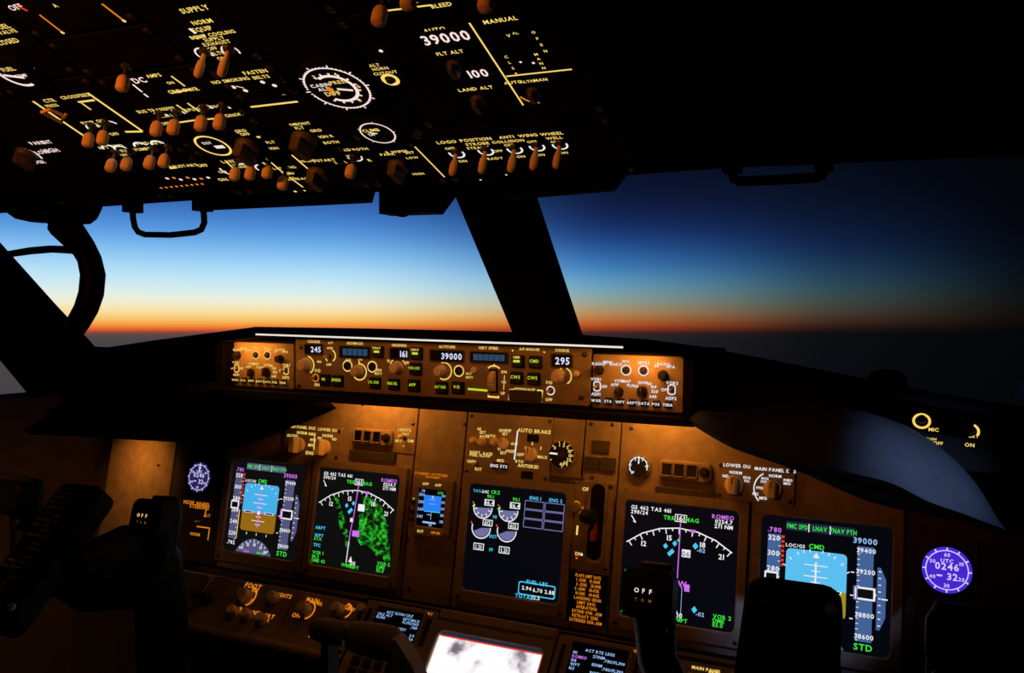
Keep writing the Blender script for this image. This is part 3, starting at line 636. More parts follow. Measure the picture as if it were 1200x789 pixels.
def ndraw(fo):
    def f(d):
        cx, cy, R = .50, .93, .735
        d.text('GS 462 TAS 461', .05, .055, .034, 'lit_white', 0); d.text('290/24', .05, .095, .034, 'lit_white', 0)
        d.line(.055, .13, .10, .19, 'lit_white', .009); d.line(.10, .19, .075, .178, 'lit_white', .008)
        d.text('TRK', .40, .115, .036, 'lit_green'); d.text('161', .50, .11, .05, 'lit_white'); d.box(.45, .55, .08, .14, 'lit_white', .006); d.text('MAG', .60, .115, .036, 'lit_green')
        d.text('ROMEO', .86, .06, .036, 'lit_magenta'); d.text('0254.7', .87, .10, .034, 'lit_white'); d.text('271 NM', .87, .14, .034, 'lit_white')
        d.arc(cx, cy, R, 52, 130, 'lit_white', .010)
        for i in range(17):
            a = math.radians(53+i*4.7); x, y = math.cos(a), -math.sin(a); l = .05 if i % 2 == 0 else .028
            d.line(cx+(R-l)*x, cy+(R-l)*y, cx+R*x, cy+R*y, 'lit_white', .009)
        for t, a in (('12', 119), ('15', 98), ('18', 72), ('21', 56)): q = math.radians(a); d.text(t, cx+(R-.085)*math.cos(q), cy-(R-.085)*math.sin(q), .045, 'lit_white')
        d.poly([(.585, .195), (.635, .195), (.635, .215), (.61, .225), (.585, .215)], 'lit_magenta', .0005)
        if not fo:
            d.poly([(.55, .26), (.62, .24), (.72, .27), (.80, .33), (.84, .42), (.90, .5), (.90, .6), (.94, .7), (.97, .86), (.93, .9), (.86, .8), (.80, .82), (.74, .76), (.66, .72), (.60, .74), (.53, .66), (.56, .55), (.54, .45), (.60, .36)], 'radar_green', -.0002)
            d.poly([(.20, .25), (.25, .27), (.29, .36), (.36, .48), (.42, .58), (.46, .70), (.47, .80), (.42, .78), (.40, .68), (.33, .62), (.30, .52), (.27, .42), (.22, .36)], 'radar_sparse', -.0002)
            for x, y, r in [(.70, .45, .05), (.78, .56, .05), (.73, .62, .035), (.84, .70, .03), (.66, .36, .03)]: d.sector(x, y, r, 0, 360, 'radar_green', -.0001)
        else:
            d.poly([(.49, .28), (.475, .31), (.505, .31)], 'lit_green', .0006)
        if fo:
            for p in ((.5, .15, .5, .63), (.5, .63, .545, .70)): d.line(*p, 'lit_magenta', .009, .0005)
            d.line(.545, .70, .545, .93, 'lit_paleblue', .004, .0004); d.text('97', .44, .57, .04, 'lit_white'); d.rect(.565, .61, .66, .72, 'lit_magenta', .0005); d.text('W', .545, .66, .05, 'lit_magenta')
            d.rect(.525, .60, .37, .435, 'lit_white'); d.text('06', .56, .405, .045, 'lit_steel')
        else:
            for p in ((.5, .15, .48, .45), (.48, .45, .46, .62), (.46, .62, .455, .80)): d.line(*p, 'lit_magenta', .010, .0005)
            d.line(.455, .72, .45, .93, 'lit_white', .010, .0005); d.rect(.485, .57, .60, .66, 'lit_magenta', .0005); d.rect(.52, .60, .33, .40, 'lit_white'); d.rect(.44, .48, .48, .52, 'lit_white')
        for x, y in ((.38, .36), (.42, .42), (.44, .40), (.46, .33)): d.poly([(x, y-.025), (x+.022, y), (x, y+.025), (x-.022, y)], 'lit_cyan', .0004)
        d.poly([(.50, .86), (.475, .92), (.525, .92)], 'lit_white', .0006); d.text('00', .53, .925, .04, 'lit_white')
        for x, y in ((.45, .955), (.50, .96), (.55, .965)): d.text('WPT', x, y, .034, 'lit_green')
        g = 'lit_green'; c = 'lit_cyan'
        for t, x, y, m in (('ARPT', .02, .62, c), ('WPT', .02, .70, c), ('STA', .02, .735, g), ('TFC', .02, .80, c), ('VOR 1', .02, .875, g), ('116.3', .02, .915, g), ('DME 42', .02, .955, g), ('VOR 2', .82, .885, g), ('DME', .82, .92, g), ('113.0', .82, .955, g)): d.text(t, x, y, .034, m, 0)
        for x, y in (((.64, .33), (.66, .86)) if fo else ()):
            d.poly([(x, y-.03), (x+.025, y), (x, y+.03), (x-.025, y)], 'lit_cyan', .0004); d.text('-02', x+.05, y+.03, .034, 'lit_paleblue')
    return f
def eng(d):
    d.text('TAT', .07, .065, .026, 'lit_cyan'); d.text('-24C', .155, .065, .028, 'lit_white'); d.text('CRZ', .27, .06, .032, 'lit_green')
    for i, cx in enumerate((.15, .42)):
        for j, cy in enumerate((.22, .41)):
            d.sector(cx, cy, .085, -180 if j == 0 else -155, 5, 'lit_steel' if j == 0 else 'lit_steel', .0); d.arc(cx, cy, .098, -195, 5, 'lit_white', .011)
            d.rect(cx+.01, cx+.115, cy-.085, cy-.025, 'lit_white'); d.rect(cx+.018, cx+.107, cy-.077, cy-.033, 'screen_navy', .0002); d.text(('86.4', '612')[j], cx+.062, cy-.055, .036, 'lit_white')
            d.line(cx-.098, cy-.03, cx-.115, cy-.05, 'lit_red', .014)
            if j == 0:
                d.line(cx-.115, cy-.005, cx-.085, cy-.02, 'lit_green', .014); d.text('90.1', cx+.07, cy-.115, .032, 'lit_green')
                for k in range(5): q = math.radians(-170+k*38); d.line(cx+.06*math.cos(q), cy-.06*math.sin(q), cx+.09*math.cos(q), cy-.09*math.sin(q), 'lit_white', .009)
        d.rect(cx-.065, cx+.045, .555, .62, 'lit_white'); d.rect(cx-.057, cx+.037, .563, .612, 'screen_navy', .0002); d.text('1.21', cx-.01, .588, .036, 'lit_white')
    d.text('N1', .285, .29, .03, 'lit_cyan'); d.text('EGT', .285, .475, .03, 'lit_cyan'); d.text('FF', .275, .60, .03, 'lit_cyan')
    d.text('ENG 1', .685, .075, .032, 'lit_cyan'); d.text('ENG 2', .89, .075, .032, 'lit_cyan')
    for x0 in (.585, .79):
        for y0 in (.105, .19, .275): d.box(x0, x0+.19, y0, y0+.075, 'lit_steel', .008)
    d.rrect(.585, .955, .845, .965, .02, 'lit_cyan'); d.rrect(.595, .945, .855, .955, .018, 'screen_navy', .0002)
    for t, x, y, m in (('FUEL LBS', .77, .84, 'lit_cyan'), ('2.94', .67, .90, 'lit_white'), ('6.70 2.88', .84, .905, 'lit_white'), ('TOTAL', .65, .978, 'lit_cyan'), ('12.5', .77, .972, 'lit_white')): d.text(t, x, y, .035, m)
display(-0.505, 'captain\'s outer flight display with blue sky and brown ground attitude box', 'screen_grey', pfd(False))
display(-0.3045, 'captain\'s map display with green weather radar returns and a white compass arc', 'screen_grey', ndraw(False))
display(0.0, 'centre engine display with four small round dials and an empty lower half', 'screen_navy', eng)
display(0.266, 'right-hand map display with white compass arc and magenta route, no radar', 'screen_navy', ndraw(True))
display(0.468, 'right-hand flight display with blue attitude box partly behind the control wheel', 'screen_navy', pfd(True))

# standby display, clocks --------------------------------------------------
def rectpx(fr, x0, y0, x1, y1):
    a = fr.uv(x0, y0); c = fr.uv(x1, y1); return min(a[0], c[0]), max(a[0], c[0]), min(a[1], c[1]), max(a[1], c[1])
r = thing('standby_display', 'small square standby flight display with bright blue sky box', 'display', MIP.M(-0.153, 0.038, 0.0))
b = MB(); b.frame(-0.038, 0.038, -0.046, 0.048, -0.0265, 0.0265, -0.032, 0.030, 0, 0.012, 'panel_brown', 0.003); b.build('bezel', r)
b = MB(); b.rrect(-0.027, 0.027, -0.0325, 0.0305, 0, 0.006, 0.003, 'screen_black'); sc = b.build('screen', r)
d = MB(); z = 0.0065
d.rect(-0.0165, 0.0165, -0.006, 0.020, z, 'lit_isfd_blue'); d.rect(-0.0165, 0.0165, -0.020, -0.006, z, 'screen_black'); d.line(-0.014, -0.007, 0.0165, -0.0065, 0.0014, z+.0002, 'lit_cyan')
for i, t in enumerate(('300', '280', '260', '240')): d.text(t, -0.0215, 0.020-i*0.012, 0.005, z, 'lit_paleblue')
for i, t in enumerate(('394', '392', '390', '388', '386')): d.text(t, 0.022, 0.021-i*0.0105, 0.0046, z, 'lit_paleblue')
d.text('STD', 0.014, 0.0255, 0.004, z, 'lit_green'); d.text('.78', -0.020, 0.0265, 0.004, z, 'lit_paleblue'); d.line(-0.015, -0.025, 0.010, -0.025, 0.003, z, 'lit_paleblue'); d.text('161', 0.0, -0.0285, 0.004, z, 'lit_paleblue')
d.rect(-0.0012, 0.0012, 0.0155, 0.019, z+.0002, 'lit_amber'); d.line(-0.008, -0.012, 0.0, -0.012, 0.0012, z+.0002, 'lit_paleblue'); d.line(0.0, -0.020, 0.0, -0.008, 0.0008, z+.0002, 'lit_paleblue')
for y in (0.013, 0.006): d.line(-0.006, y, 0.006, y, 0.0008, z+.0002, 'lit_paleblue')
d.build('screen_graphics', sc)
L = MB()
for x in (-0.013, 0.011): L.text('APP', x, 0.0385, 0.0045, 0.0124, 'lit_amber')
L.text('STANDBY ATTITUDE', 0, 0.0555, 0.0042, 0.0205, 'lit_orange'); L.text('INSTRUMENT', 0, 0.0495+0.001, 0.003, 0.0124, 'lit_orange'); L.text('RST', -0.014, -0.040, 0.0045, 0.0124, 'lit_amber'); L.text('HP/IN', 0.015, -0.0395, 0.0045, 0.0124, 'lit_orange'); L.text('+', -0.033, 0.012, 0.005, 0.0124, 'lit_mcp_green'); L.build('lettering', r)
part('round_knob', KNOB_RND_D, r, TS(0.030, -0.0395, 0.012, 0.005))
for y in (0.012, -0.004, -0.016): part('push_button', BUTTON, r, TS(-0.0325, y-0.006, 0.012, 0.007))
def clock(u, v, face, num, digits, label, rad):
    r = thing('panel_clock', label, 'clock', MIP.M(u, v, 0.0))
    b = MB(); b.rrect(-0.037, 0.037, -0.040, 0.040, 0, 0.006, 0.006, 'panel_dark', 0.001); b.lathe([(rad+0.004, 0.005), (rad+0.004, 0.010), (rad+0.001, 0.011)], 'knob_black', 32); b.build('case', r, True)
    b = MB(); b.disc(0, 0, rad, 0.0113, face, 40); dl = b.build('dial', r)
    d = MB(); z = 0.0117; d.arc(0, 0, rad*0.84, 0, 360, rad*0.045, z, num, 40)
    for i in range(12):
        a = 2*PI*i/12; x, y = math.sin(a), math.cos(a); d.line(x*rad*.84, y*rad*.84, x*rad*.97, y*rad*.97, rad*0.06, z+.0002, num)
    for t, a in (('60', 0), ('10', 60), ('20', 120), ('30', 180), ('40', 240), ('50', 300)): q = math.radians(a); d.text(t, math.sin(q)*rad*.66, math.cos(q)*rad*.66, rad*0.16, z+.0002, num)
    d.text('UTC', 0.0, rad*.40, rad*.17, z+.0002, num); d.text(digits[0], 0.0, rad*.16, rad*.30, z+.0002, num); d.text(digits[1], rad*.22, -rad*.26, rad*.30, z+.0002, num); d.line(-rad*.40, -rad*.26, -rad*.18, -rad*.26, rad*.07, z+.0002, num)
    if digits[2]: d.line(0, rad*.3, 0, rad*.9, rad*.10, z+.0003, num)
    d.build('dial_marks', dl)
    for sx in (-1, 1): part('push_button', RBUTTON, r, TS(sx*0.029, -0.030, 0.006, 0.0045))
clock(0.618, 0.039, 'lit_clock_blue', 'lit_clock_white', ('0246', '32', False), 'round clock with a glowing violet-blue dial beside the right-hand flight display', 0.0295)
clock(-0.664, 0.042, 'lit_clock_dark', 'lit_clock_white', ('0246', '32', True), 'round clock with a dark dial beside the captain\'s outer flight display', 0.0285)
# small orange captioned units under the clocks
m = Mod('warning_light_unit', 'small unit with orange captions below the captain\'s clock', 'indicator', MIP, -0.690, -0.622, -0.070, -0.004, plate='panel_dark', t=0.005, screws=False)
for t, x, y, h in (('NOSE WHEEL', 233, 590, 4.5), ('STEERING', 236, 594, 4.5), ('ALT', 245, 604, 3.5), ('NORM', 231, 626, 3.5)): m.txt(t, x, y, h, 'lit_orange')
m.ln(244, 597, 242, 606, 1.4, 'lit_orange'); m.ln(233, 617, 248, 619, 1.4, 'lit_orange'); m.ln(248, 619, 246, 633, 1.4, 'lit_orange'); m.tog(238, 611, True, k=0.7); m.done()
m = Mod('brace_handle_unit', 'dark unit with a pale metal tab below the right-hand clock', 'indicator', MIP, 0.585, 0.66, -0.095, -0.012, plate='panel_dark', t=0.005, screws=False)
b = MB(); b.prism([(-0.010, -0.032), (0.004, -0.036), (0.004, 0.022), (-0.010, 0.012)], 0.005, 0.030, 'lever_grey', 0.002); b.box(0.010, 0.020, -0.030, 0.024, 0.005, 0.026, 'panel_dark', 0.002); b.build('tab', m.root); m.done()

# main panel selector units -------------------------------------------------
m = Mod('display_selector_panel', 'selector unit with two cream knobs above the captain\'s displays', 'control panel', MIP, *rectpx(MIP, 338, 497, 399, 541), t=0.005)
for t, x, y, h in (('MAIN PANEL DUS', 355, 501, 3.4), ('LOWER DU', 386, 504, 3.4), ('NORM', 356, 507.5, 3.4), ('OUTBD', 345, 511, 3.2), ('INBD', 368, 509, 3.2), ('PFD', 369, 516, 3.4), ('MFD', 367, 522, 3.4), ('ENG', 365, 531, 4), ('PRI', 377, 514, 3.2), ('NORM', 386, 511, 3.4), ('ND', 394, 515, 3.2)): m.txt(t, x, y, h)
m.ln(371, 510, 370, 528, 1.2); m.knob(352, 522, 9.4); m.knob(382, 525, 9.4); m.done()
m = Mod('display_selector_panel', 'selector unit with two cream knobs and white captions above the right-hand flight display', 'control panel', MIP, *rectpx(MIP, 841, 540, 931, 594), t=0.005)
W_ = 'lit_white'
for t, x, y, h in (('LOWER DU', 864, 546, 4), ('NORM', 863, 554, 3.4), ('ND', 851, 558, 3.4), ('ENG', 876, 560, 3), ('PRI', 876, 564, 3), ('MAIN PANEL DUS', 909, 551, 4), ('NORM', 909, 558, 3.4), ('ENG', 897, 561, 3), ('PFD', 896, 565, 3), ('INBD', 924, 563, 3.2), ('MFD', 923, 567, 3), ('PFD', 891, 572, 3.2), ('MFD', 895, 584, 3.4), ('ND', 886, 579, 3.4)): m.txt(t, x, y, h, W_)
m.arc(905, 574, 21, 120, 225, 1.3, W_); m.knob(861, 569, 11); m.knob(906, 574, 11); m.dot(902, 593, 1.2, W_); m.done()
def annun(x0, y0, x1, y1, label):
    m = Mod('annunciator_unit', label, 'indicator', MIP, *rectpx(MIP, x0, y0, x1, y1), t=0.010, screws=False, r=0.008, plate='panel_brown', cham=0.003)
    w = m.w; n = 4
    for i in range(3):
        b = MB(); b.frame(-w*.43+i*w*.235, -w*.22+i*w*.235, -0.009, 0.011, -w*.415+i*w*.235, -w*.235+i*w*.235, -0.0075, 0.0095, 0.010, 0.013, 'panel_brown', 0.001, 0.0005); b.build('lamp_frame', m.root)
        b = MB(); b.rrect(-w*.415+i*w*.235, -w*.235+i*w*.235, -0.0075, 0.0095, 0.0098, 0.0108, 0.001, 'screen_black'); b.build('lamp_lens', m.root)
    part('round_knob', KNOB_RND_B, m.root, TS(w*.38, 0.001, 0.010, 0.0075)); m.done()
    b = MB(); b.box(-w*.55, w*.60, -m.h*.5-0.026, -m.h*.5-0.010, 0.0, 0.006, 'panel_dark', 0.001); b.build('blank_plate', m.root)
annun(417, 501, 461, 525, 'row of three unlit square lamps with a round knob above the captain\'s map display')
annun(774, 538, 834, 568, 'row of three unlit square lamps with a round knob above the right-hand map display')
m = Mod('lights_test_switch', 'small toggle switch with captions beside the captain\'s three lamps', 'switch', MIP, *rectpx(MIP, 463, 499, 486, 533), t=0.002, screws=False)
for t, x, y, h in (('LIGHTS', 475, 504, 3.6), ('TEST', 476, 509, 3), ('BRT', 468, 517, 3.2), ('DIM', 482, 517, 3.2), ('+', 474, 523, 3)): m.txt(t, x, y, h)
m.tog(475, 513, k=0.8); m.done()
m = Mod('engine_reference_panel', 'centre selector unit with three cream knobs, a toggle and captions above the engine display', 'control panel', MIP, *rectpx(MIP, 551, 483, 644, 566), t=0.004)
for t, x, y, h in (('N1', 563, 503, 3.4), ('SET', 567, 507, 3.4), ('AUTO', 576, 511, 3), ('BOTH', 569, 512, 3), ('SPD', 590, 505, 3.4), ('REF', 597, 505, 3.4), ('SET', 593, 509, 3), ('GW', 604, 520.5, 3.4), ('V1', 586, 526.5, 3.4), ('VREF', 599, 529, 3.4), ('SET', 591, 531, 3.4), ('FUEL FLOW', 564, 534, 3.4), ('RESET', 558, 530.5, 3.2), ('RATE', 573, 532, 3.2), ('USED', 554, 541, 3.4), ('RST', 562, 550, 3.4), ('MFD', 588, 540, 3.4), ('AUTO BRAKE', 627, 505.5, 4.4), ('OFF', 611, 533, 3.6), ('RTO', 610, 541, 3.4), ('MAX', 637, 536, 3.6), ('ANTISKID', 620, 546.5, 4), ('1', 617, 525, 3.6), ('2', 625, 520, 3.6), ('3', 635, 525.5, 3.6)): m.txt(t, x, y, h)
m.ln(608, 505, 604, 539, 1.6, 'lit_white')
for x, y, t in ((582, 546, 'ENG'), (593, 547, 'SYS')): m.btn(x, y, 8); u, v = m.p(x, y); m.L.text(t, u, v, 0.005, m.t+0.0052, 'lit_white')
m.knob(556, 516, 4.2, KNOB_RND_C, name='round_knob'); m.knob(566, 518, 5.2, KNOB_RND_C, name='round_knob'); m.knob(581, 518, 5.2, KNOB_RND_C, name='round_knob'); m.knob(592, 520, 6.5); m.knob(624, 533, 8.2); m.tog(560, 544, True, k=0.7)
for x, y in ((626, 514), (619, 557)):
    u, v = m.p(x, y); b = MB(); b.rrect(u-0.010, u+0.010, v-0.006, v+0.006, 0.004, 0.006, 0.001, 'screen_black', 0.0004); b.build('lamp_lens', m.root)
m.done()
def gauge(name, label, x, y, r, marks, col, hand):
    u, v = MIP.uv(x, y); k = 0.00116*1.25 if x < 700 else 0.00108*1.3
    R = r*k; g = thing(name, label, 'gauge', MIP.M(u, v, 0.0))
    b = MB(); b.lathe([(R*1.18, 0), (R*1.18, 0.006), (R*1.02, 0.008)], 'panel_brown', 8 if R > 0.016 else 28, Matrix.Rotation(PI/8, 4, 'Z')); b.build('case', g, True)
    b = MB(); b.disc(0, 0, R, 0.0083, 'screen_black', 32); dl = b.build('dial', g)
    d = MB(); z = 0.0087
    for a, t in marks:
        q = math.radians(a); sx, sy = math.sin(q), math.cos(q)
        if t: d.text(t, sx*R*.72, sy*R*.72, R*.24, z, col)
        d.line(sx*R*.86, sy*R*.86, sx*R*.98, sy*R*.98, R*.07, z, col)
    q = math.radians(hand); d.line(math.sin(q)*R*.25, math.cos(q)*R*.25, math.sin(q)*R*.9, math.cos(q)*R*.9, R*.13, z+.0003, 'lit_white'); d.build('dial_marks', dl); return g, R, dl
g, R, dl = gauge('flap_gauge', 'round flap position gauge with yellow numerals right of the selector unit', 660, 533, 14.5, [(-50, '0'), (-15, '1'), (12, '2'), (40, '5'), (66, '10'), (92, '15'), (118, '25'), (146, '30'), (172, '40'), (-90, ''), (-120, '')], 'lit_amber', -88)
b = MB(); b.lathe([(R*.3, 0.008), (R*.3, 0.0095)], 'knob_black', 16); b.build('hub', g)
g, R, dl = gauge('brake_pressure_gauge', 'small round brake pressure gauge left of the right-hand three lamps', 750, 547, 11.5, [(-140+i*28, ('0', '', '1', '', '2', '', '3', '', '4')[i]) for i in range(9)], 'lit_white', 0)
d = MB(); d.arc(0, 0, R*.86, -20, 230, R*.10, 0.0087, 'lit_white'); d.build('scale_arc', g)
# flap warning lamps
m = Mod('slat_light_unit', 'three unlit square flap lamps on the brown strip beside the flap gauge', 'indicator', MIP, *rectpx(MIP, 685, 512, 722, 557), plate=None)
for x0, y0, x1, y1 in ((695, 516, 714, 532), (686, 535, 702, 552), (705, 536, 721, 554)):
    u0, u1, v0, v1 = rectpx(MIP, x0, y0, x1, y1); b = MB(); b.rrect(u0-m.cu, u1-m.cu, v0-m.cv, v1-m.cv, 0, 0.004, 0.001, 'panel_dark', 0.001); b.build('lamp_lens', m.root)
b = MB(); u0, u1, v0, v1 = rectpx(MIP, 646, 557, 684, 569); b.rrect(u0-m.cu, u1-m.cu, v0-m.cv, v1-m.cv, 0, 0.004, 0.001, 'panel_dark', 0.001); b.build('blank_plate', m.root)
# landing gear lever
u0, u1, v0, v1 = rectpx(MIP, 672, 560, 718, 660)
m = Mod('gear_lever_panel', 'landing gear panel with a tall dark slot and a red-banded lever', 'lever', MIP, 0.088, 0.1615, -0.028, 0.108, t=0.004)
uc, vt = m.p(703, 568); ub, vb = m.p(697, 657); w = 0.0115; uc = (uc+ub)/2
b = MB(); b.frame(uc-w-0.004, uc+w+0.004, vb-0.004, vt+0.004, uc-w, uc+w, vb, vt, 0.003, 0.008, 'panel_brown', 0.011, 0.001); b.build('slot_frame', m.root)
b = MB(); b.rrect(uc-w-0.0005, uc+w+0.0005, vb-.0005, vt+.0005, 0.0042, 0.0052, 0.0112, 'panel_black'); b.build('slot', m.root)
lv = MB(); lv.box(uc-0.004, uc+0.003, vb+0.030, vt-0.050, 0.006, 0.020, 'red_paint', 0.001); lv.tube([(uc, vb+0.03, 0.006), (uc-0.004, vb+0.066, 0.028)], 0.004, 'knob_black')
lv.lathe([(0.004, -0.013), (0.0105, -0.011), (0.0115, 0.0), (0.0105, 0.011), (0.004, 0.013)], 'knob_black', 18, T(uc-0.004, vb+0.066, 0.030) @ Matrix.Rotation(math.radians(60), 4, 'Y')); lv.build('gear_lever', m.root, True)
for t, x, y, h in (('OFF', 689, 573.5, 4.5), ('UP', 677, 596, 5), ('DN', 679, 649, 4)): m.txt(t, x, y, h)
m.ln(678, 616, 677, 627, 2.2); b = MB(); u, v = m.p(676, 595); b.lathe([(0.009, 0.004), (0.009, 0.009), (0.006, 0.012)], 'panel_brown', 16, T(u, v, 0)); b.build('lock_boss', m.root, True)
m.arc(676, 593, 5.5, 0, 180, 1.2, 'lit_orange'); m.txt('LANDING', 676, 594, 3, 'lit_orange'); m.txt('GEAR', 678, 600, 3, 'lit_orange'); m.dot(683, 650, 1.3); m.dot(677, 654, 1.6, 'lit_red'); m.done()
m = Mod('speed_placard', 'placard of dense orange speed limits below the gear lever', 'placard', MIP, 0.0955, 0.1612, -0.108, -0.032, plate='panel_black', t=0.002, screws=False)
rows = ['FLAPS LIMIT (IAS)', '1 -250K   15-200K', '2 -250K   25-190K', '5 -250K   30-175K', '10-210K   40-162K', 'LANDING GEAR', 'LIMIT (IAS)', 'OPERATING', 'EXTEND 270K -.82M', 'RETRACT 235K', 'EXTENDED 320K-.82M']
for i, t in enumerate(rows): m.L.text(t, 0.001*(i % 3), m.h*0.44-i*m.h*0.088, 0.0047, 0.0024, 'lit_orange', 0, 0.85 if len(t) < 14 else 0.72)
m.done()

# ================================================================== mode control panel
u0, u1, v0, v1 = -0.2445, 0.2085, -0.034, 0.0385
m = Mod('mode_control_panel', 'long autopilot mode control panel with lit number windows and green captions', 'control panel', MCP, u0, u1, v0, v1, t=0.005, z=-0.006, screws=False)
for x, y in ((352, 407), (685, 416), (681, 466), (350, 452)): u, v = m.p(x, y); part('screw', SCREW, m.root, T(u, v, m.t))
for t, x, y, h in (('COURSE', 367.5, 400.5, 3.6), ('A/T', 387, 402, 3), ('ARM', 386, 408, 3), ('OFF', 385, 427.5, 3.4), ('IAS/MACH', 415.5, 402.5, 3.6), ('HEADING', 467.5, 404.8, 3.6), ('ALTITUDE', 523.5, 406.5, 3.6), ('VERT SPEED', 572, 408, 3.6), ('A/P ENGAGE', 620, 409.5, 3.4), ('COURSE', 658.5, 410.8, 3.6), ('MA', 374, 424, 3.2), ('F/D', 372, 434.5, 4), ('ON', 371, 451, 4), ('F/D', 643.5, 448.5, 4), ('OFF', 643, 468.5, 4), ('DISENGAGE', 615, 456.5, 3.8), ('SPD', 444, 434, 3.4), ('INTV', 443, 438, 3.4), ('ALT', 549, 438, 3.2), ('INTV', 550, 442.5, 3.2), ('C/O', 408, 422, 3), ('10', 423, 421, 3.4), ('30', 477, 425, 3.6), ('10', 455, 423, 3.6), ('DN', 590.5, 436, 3.8), ('UP', 589, 461, 3.8), ('V/S', 590, 448, 3)): m.txt(t, x, y, h)
def win(m, x0, y0, x1, y1, t=None, on=True):
    a = rectpx(MCP, x0, y0, x1, y1); x0, x1, y0, y1 = a[0]-m.cu, a[1]-m.cu, a[2]-m.cv, a[3]-m.cv
    b = MB(); b.frame(x0-.002, x1+.002, y0-.002, y1+.002, x0, x1, y0, y1, m.t-.0005, m.t+.002, 'panel_dark', 0.001, 0.0006); b.build('window_frame', m.root)
    b = MB(); b.rrect(x0-.0003, x1+.0003, y0-.0003, y1+.0003, m.t+.0001, m.t+.0006, 0.001, 'screen_black'); w = b.build('number_window', m.root)
    g = MB(); z = m.t+.0009; hh = y1-y0
    if t: g.text(t, x1-hh*.14, (y0+y1)/2, hh*.64, z, 'lit_lcd_white', 0, 0.95, 1.0)
    else:
        g.rect(x0+.003, x1-.003, y0+hh*.14, y1-hh*.14, z, 'lit_lcd_dim'); n = 5 if x1-x0 < .05 else 6
        for i in range(n): q = x0+.003+(x1-x0-.006)*(i+.5)/n; g.rect(q-(x1-x0)*.062, q+(x1-x0)*.062, y0+hh*.18, y1-hh*.18, z+.0002, 'lit_lcd_blue')
    g.build('digits', w)
win(m, 358, 404, 377, 415, '245'); win(m, 399, 406.5, 433, 419.5); win(m, 458, 408.5, 478.5, 421, '161'); win(m, 505, 411, 542.5, 424, '39000'); win(m, 552, 413, 594, 425.5); win(m, 647, 416, 669, 430, '295')
C_ = KNOB_RND_C
m.knob(359, 428, 8.5, C_, name='round_knob'); m.arc(359, 428, 10.5, -60, 80); m.knob(420, 435, 7.5, C_, name='round_knob'); m.arc(421, 436, 9.5, -140, 100); m.knob(466, 431, 8, C_, name='round_knob'); m.arc(466, 431, 11, 20, 160, 1.2)
m.knob(517, 435, 7.5, C_, name='round_knob'); m.arc(520, 435, 10, -120, 110, 1.3); m.knob(655, 441, 8.5, C_, name='round_knob'); m.arc(660, 441, 10, -60, 70)
for x, y in ((407, 429), (436, 430), (537.5, 435)): m.btn(x, y, 4.6, RBUTTON); m.arc(x, y, 6.2, 0, 360, 1.3)
m.tog(386, 418, True, k=0.6); m.arc(387, 417, 7, -60, 70, 1.4); m.arc(387, 418, 7, 180, 230, 1.4)
m.btn(555.5, 434, 4.2, OBUTTON); m.ln(657, 431, 658, 435, 1.4); m.ln(420, 421, 421, 427, 1.2)
for t, x, y, lit in (('N1', 382, 444, 0), ('SPEED', 397, 445, 0), ('VNAV', 444, 411, 1), ('LVL CHG', 440.5, 447.5, 0), ('HDG SEL', 462.5, 449, 0), ('LNAV', 489, 413, 1), ('VOR LOC', 488, 431, 0), ('APP', 486, 450.5, 0), ('ALT HLD', 518.5, 453, 0), ('V/S', 537.5, 453, 0), ('CMD', 607.5, 422, 1), ('CMD', 628, 423, 0), ('CWS', 606, 441.5, 0), ('CWS', 626, 442.5, 0)):
    w = 13.5 if x < 470 else 14.5; m.btn(x, y+1.5, w); u, v = m.p(x, y-1 if lit else y); z = m.t+0.42*w*m.sc(x, y)+0.0004
    if lit: m.L.text(t, u, v+0.0028, 0.0032, z, 'lit_amber'); m.L.rect(u-0.0046, u+0.0046, v-0.0040, v-0.0008, z, 'lit_mcp_green')
    elif ' ' in t: m.L.text(t, u, v, 0.0038, z, 'lit_mcp_green', 0, 0.72)
    else: m.L.text(t, u, v, 0.0040, z, 'lit_mcp_green')
# vertical speed wheel
u, v = m.p(578, 447); b = MB(); b.rrect(u-0.0062, u+0.0062, v-0.0155, v+0.0155, m.t, m.t+0.0012, 0.002, 'panel_black', 0.0004); b.build('wheel_slot', m.root)
b = MB(); b.lathe([(0.0125, -0.0042), (0.0140, -0.0035), (0.0140, 0.0035), (0.0125, 0.0042)], 'knob_cream', 36, T(u, v, m.t-0.002) @ Matrix.Rotation(PI/2, 4, 'Y'), 0.06); b.build('thumb_wheel', m.root, False)
m.arc(578.5, 441, 12, 50, 130, 1.6); m.ln(579, 426, 579, 430, 1.4); m.ln(572, 465, 584, 466, 2); m.ln(572, 463, 572, 466, 1.5); m.ln(584, 464, 584, 467, 1.5); m.ln(548, 456, 571, 458, 2.4, 'lit_mcp_green')
m.ln(600, 410, 601, 412, 1.4); m.ln(637, 412, 638, 414, 1.4); m.ln(591, 440, 590, 457, 0.8)
u, v = m.p(616, 464); b = MB(); b.rrect(u-0.0225, u+0.0225, v-0.0065, v+0.0070, m.t, m.t+0.005, 0.002, 'panel_dark', 0.001); b.build('disengage_bar', m.root)
m.ln(597, 457, 603, 456.5, 1.6); m.ln(597, 457, 596, 469, 1.6); m.ln(629, 457.5, 636, 458, 1.6); m.ln(635.5, 458, 634, 471, 1.6)
for x, y in ((369.5, 443), (645, 458)):
    a = m.p(x, y); m.L.arc(a[0], a[1], 0.0052, 0, 360, 0.0014, m.t+0.0005, 'lit_orange' if x < 400 else 'lit_pink_white'); m.tog(x, y, True, k=0.55)
m.dot(676, 436, 1.4); b = MB(); u, v = m.p(676, 438); b.lathe([(0.004, 0), (0.004, 0.006), (0.002, 0.008)], 'knob_cream', 12, T(u, v, m.t)); b.build('indicator_lens', m.root, True)
m.done()

